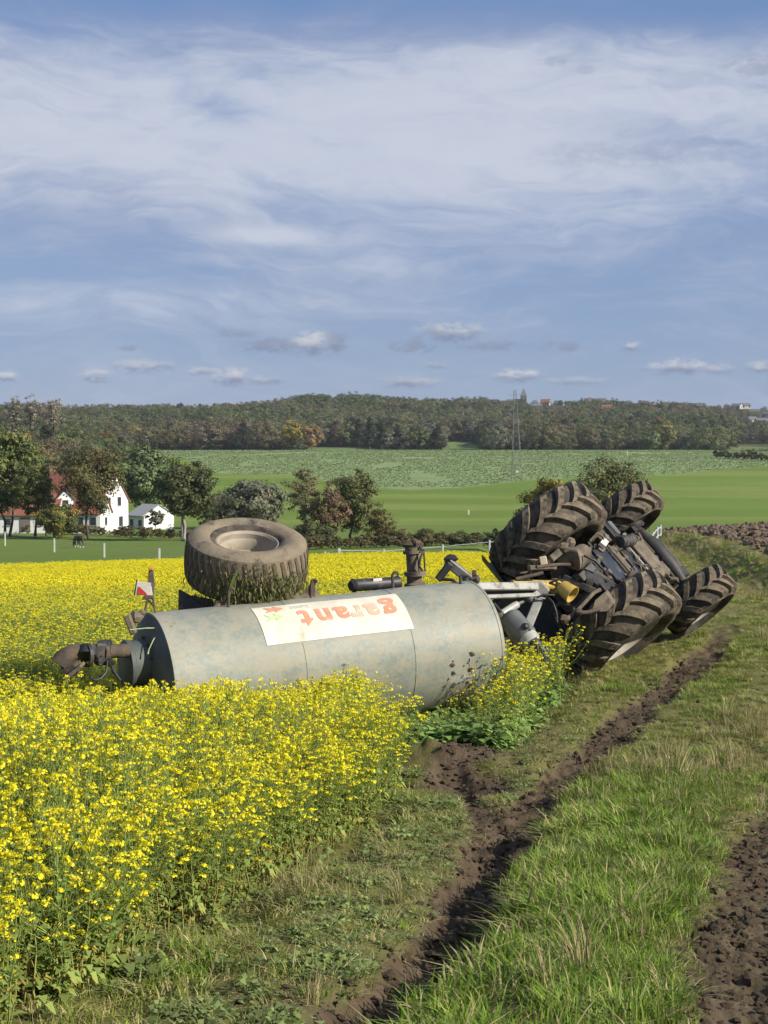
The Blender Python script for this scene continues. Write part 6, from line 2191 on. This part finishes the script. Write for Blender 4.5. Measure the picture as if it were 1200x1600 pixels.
# ------------------------------------------------------------------ fences, gate
def build_fences():
    # fence along the far side of the mustard, posts and rails
    root = empty('field_fence', tuple(ground_hit(600, 884, 80, 100)))
    tag(root, 'grey post and rail fence along the far edge of the mustard field', 'fence')
    o0 = np.array(WM[root.name].translation)
    pts = []
    for px, top, D in ((-30, 880, 92), (80, 878, 92), (193, 879, 91.5), (300, 876, 91.5), (410, 872, 91), (508, 862, 91.5), (530, 857, 90.5), (600, 858, 91), (692, 851, 91), (765, 844, 91), (850, 838, 92)):
        p = P(px, top, D)
        gz = float(height(np.array([p[0]]), np.array([D]))[0])
        pts.append(p)
        w = 0.10 if px != 530 else 0.15
        MB().box((p[0] - o0[0], D - o0[1], (p[2] + gz - 0.4) / 2 - o0[2]), (w, w, p[2] - gz + 0.4), None, 0.01).build('post', M['post'], root)
    for a, b in zip(pts[5:-1], pts[6:]):
        MB().tube([a - o0 - (0, 0, 0.12), b - o0 - (0, 0, 0.12)], 0.028, 6).build('rail', M['galv_rail'], root, smooth=60)
    for dz in (0.45, 0.15):
        MB().tube([p - o0 - (0, 0, dz) for p in pts[:6]], 0.012, 4).build('wire', M['galv_rail'], root)
    # pasture fence climbing towards the farm
    root = empty('pasture_fence', tuple(ground_hit(163, 872, 90, 200)))
    tag(root, 'white post and wire fence across the green pasture by the farm', 'fence')
    o0 = np.array(WM[root.name].translation)
    tops = []
    for px, top, bot in ((-60, 826, 846), (8, 831, 853), (85, 841, 863), (163, 849, 871), (249, 857, 880), (345, 864, 888)):
        g = ground_hit(px, bot, 92, 250)
        H = P(px, top, g[1])[2] - g[2]
        tops.append(g + np.array([0, 0, H - 0.1]))
        MB().box((g[0] - o0[0], g[1] - o0[1], g[2] - o0[2] + H / 2 - 0.2), (0.14, 0.14, H + 0.4), None, 0.01).build('post', M['post'], root)
    for dz in (0.0, 0.45):
        MB().tube([p - o0 - (0, 0, dz) for p in tops], 0.010, 4).build('wire', M['galv_rail'], root)
    # galvanised gate behind the tractor
    D = 62.0
    b = P(1024, 852, D)
    gz = float(height(np.array([b[0]]), np.array([D]))[0])
    root = empty('field_gate', (b[0], D, gz))
    tag(root, 'small galvanised field gate behind the upper front tractor wheel', 'gate')
    pz = [(1020, 854, 832, 61.2), (1027, 848, 823, 62.4), (1032, 847, 820, 63.2), (1011, 856, 834, 60.8)]
    tp = []
    for k, (px, bt, tpx, d) in enumerate(pz):
        t_, f_ = P(px, tpx, d), P(px, bt, d)
        f_[2] = min(f_[2], float(height(np.array([f_[0]]), np.array([d]))[0])) - 0.1
        MB().tube([f_ - np.array([b[0], D, gz]), t_ - np.array([b[0], D, gz])], 0.045, 8).build('gate_post', M['galv_rail'], root, smooth=60)
        tp.append(t_ - np.array([b[0], D, gz]))
    for q in (0.1, 0.4, 0.7):
        MB().tube([tp[3] - (0, 0, q), tp[0] - (0, 0, q), tp[1] - (0, 0, q), tp[2] - (0, 0, q)], 0.028, 6).build('gate_bar', M['galv_rail'], root, smooth=60)
    # small marker post in the meadow
    for (px, bt, tpx, lab) in ((732, 804, 798, 'short pale marker post in the meadow behind the bushes'), (980, 712, 705, 'white marker at the crest of the crop field')):
        g = ground_hit(px, bt, 200, 690)
        H = max(P(px, tpx, g[1])[2] - g[2], 0.9)
        m = MB().box((0, 0, H / 2 - 0.2), (0.3, 0.3, H + 0.4), None, 0.03).build('marker_post', M['post'])
        m.location = tuple(g)
        tag(m, lab, 'post')


build_fences()


# ------------------------------------------------------------------ horse grazing by the farm
def build_horse():
    D = 172.0
    x = (122 - 600) / FOC * D
    z = float(height(np.array([x]), np.array([D]))[0])
    root = empty('horse', (x, D, z), [[math.cos(2.2), -math.sin(2.2), 0], [math.sin(2.2), math.cos(2.2), 0], [0, 0, 1]])
    tag(root, 'dark brown horse grazing on the pasture in front of the farm', 'horse')
    J = {'pel': (-0.55, 0, 1.22, .30), 'rump': (-0.80, 0, 1.22, .22), 'mid': (0, 0, 1.13, .31), 'cst': (0.5, 0, 1.15, .29), 'nk0': (0.78, 0, 1.22, .20), 'nk1': (1.08, 0, 0.88, .14), 'pol': (1.26, 0, 0.55, .12), 'jaw': (1.30, 0, 0.32, .105), 'muz': (1.33, 0, 0.08, .07),
         'tl0': (-0.98, 0, 1.2, .06), 'tl1': (-1.06, 0, 0.9, .07), 'tl2': (-1.05, 0, 0.55, .04)}
    E = [('pel', 'rump'), ('pel', 'mid'), ('mid', 'cst'), ('cst', 'nk0'), ('nk0', 'nk1'), ('nk1', 'pol'), ('pol', 'jaw'), ('jaw', 'muz'), ('rump', 'tl0'), ('tl0', 'tl1'), ('tl1', 'tl2')]
    for s, t in ((-1, 'r'), (1, 'l')):
        J['h0' + t] = (-0.62, s * .18, 0.98, .18)
        J['h1' + t] = (-0.52, s * .19, 0.74, .11)
        J['h2' + t] = (-0.80, s * .19, 0.50, .065)
        J['h3' + t] = (-0.76, s * .19, 0.14, .045)
        J['h4' + t] = (-0.72, s * .19, 0.02, .055)
        J['f0' + t] = (0.52, s * .17, 0.86, .13)
        J['f1' + t] = (0.54, s * .17, 0.48, .065)
        J['f2' + t] = (0.55, s * .17, 0.14, .042)
        J['f3' + t] = (0.59, s * .17, 0.02, .055)
        E += [('pel', 'h0' + t), ('h0' + t, 'h1' + t), ('h1' + t, 'h2' + t), ('h2' + t, 'h3' + t), ('h3' + t, 'h4' + t), ('cst', 'f0' + t), ('f0' + t, 'f1' + t), ('f1' + t, 'f2' + t), ('f2' + t, 'f3' + t)]
        J['e' + t] = (1.20, s * .09, 0.66, .03)
        E.append(('pol', 'e' + t))
    names = list(J)
    me = bpy.data.meshes.new('body')
    me.from_pydata([J[n][:3] for n in names], [(names.index(a), names.index(b)) for a, b in E], [])
    o = bpy.data.objects.new('body', me)
    COL.objects.link(o)
    o.modifiers.new('skin', 'SKIN')
    if not me.skin_vertices:
        bm = bmesh.new()
        bm.from_mesh(me)
        bm.verts.layers.skin.verify()
        bm.to_mesh(me)
        bm.free()
    for i, n in enumerate(names):
        me.skin_vertices[0].data[i].radius = (J[n][3], J[n][3])
        me.skin_vertices[0].data[i].use_root = (n == 'pel')
    sub = o.modifiers.new('sub', 'SUBSURF')
    sub.levels = sub.render_levels = 2
    me.materials.append(M['horse'])
    o.parent = root
    for n in ('h3l', 'h3r', 'f2l', 'f2r'):
        j = J[n]
        MB().tube([(j[0] - .01, j[1], 0.26), (j[0], j[1], 0.12), (j[0] + .02, j[1], 0.06)], [.062, .058, .066], 8).build('stocking', M['stocking'], root, smooth=60)


build_horse()


# ------------------------------------------------------------------ thin autumn air over the valley
def build_haze():
    o = MB().box((0, 0, -5), (6200, 6200, 190)).build('haze', bpy.data.materials.new('thin_air'))
    m = o.data.materials[0]
    m.use_nodes = True
    t = NT(m.node_tree)
    out = t.n('ShaderNodeOutputMaterial')
    v = t.n('ShaderNodeVolumePrincipled')
    v.inputs['Color'].default_value = (0.80, 0.87, 1.0, 1)
    v.inputs['Density'].default_value = 0.000085
    v.inputs['Anisotropy'].default_value = 0.2
    t.t.links.new(v.outputs[0], out.inputs['Volume'])
    tag(o, 'thin blue autumn haze lying over the whole valley', 'haze', kind='stuff')


build_haze()
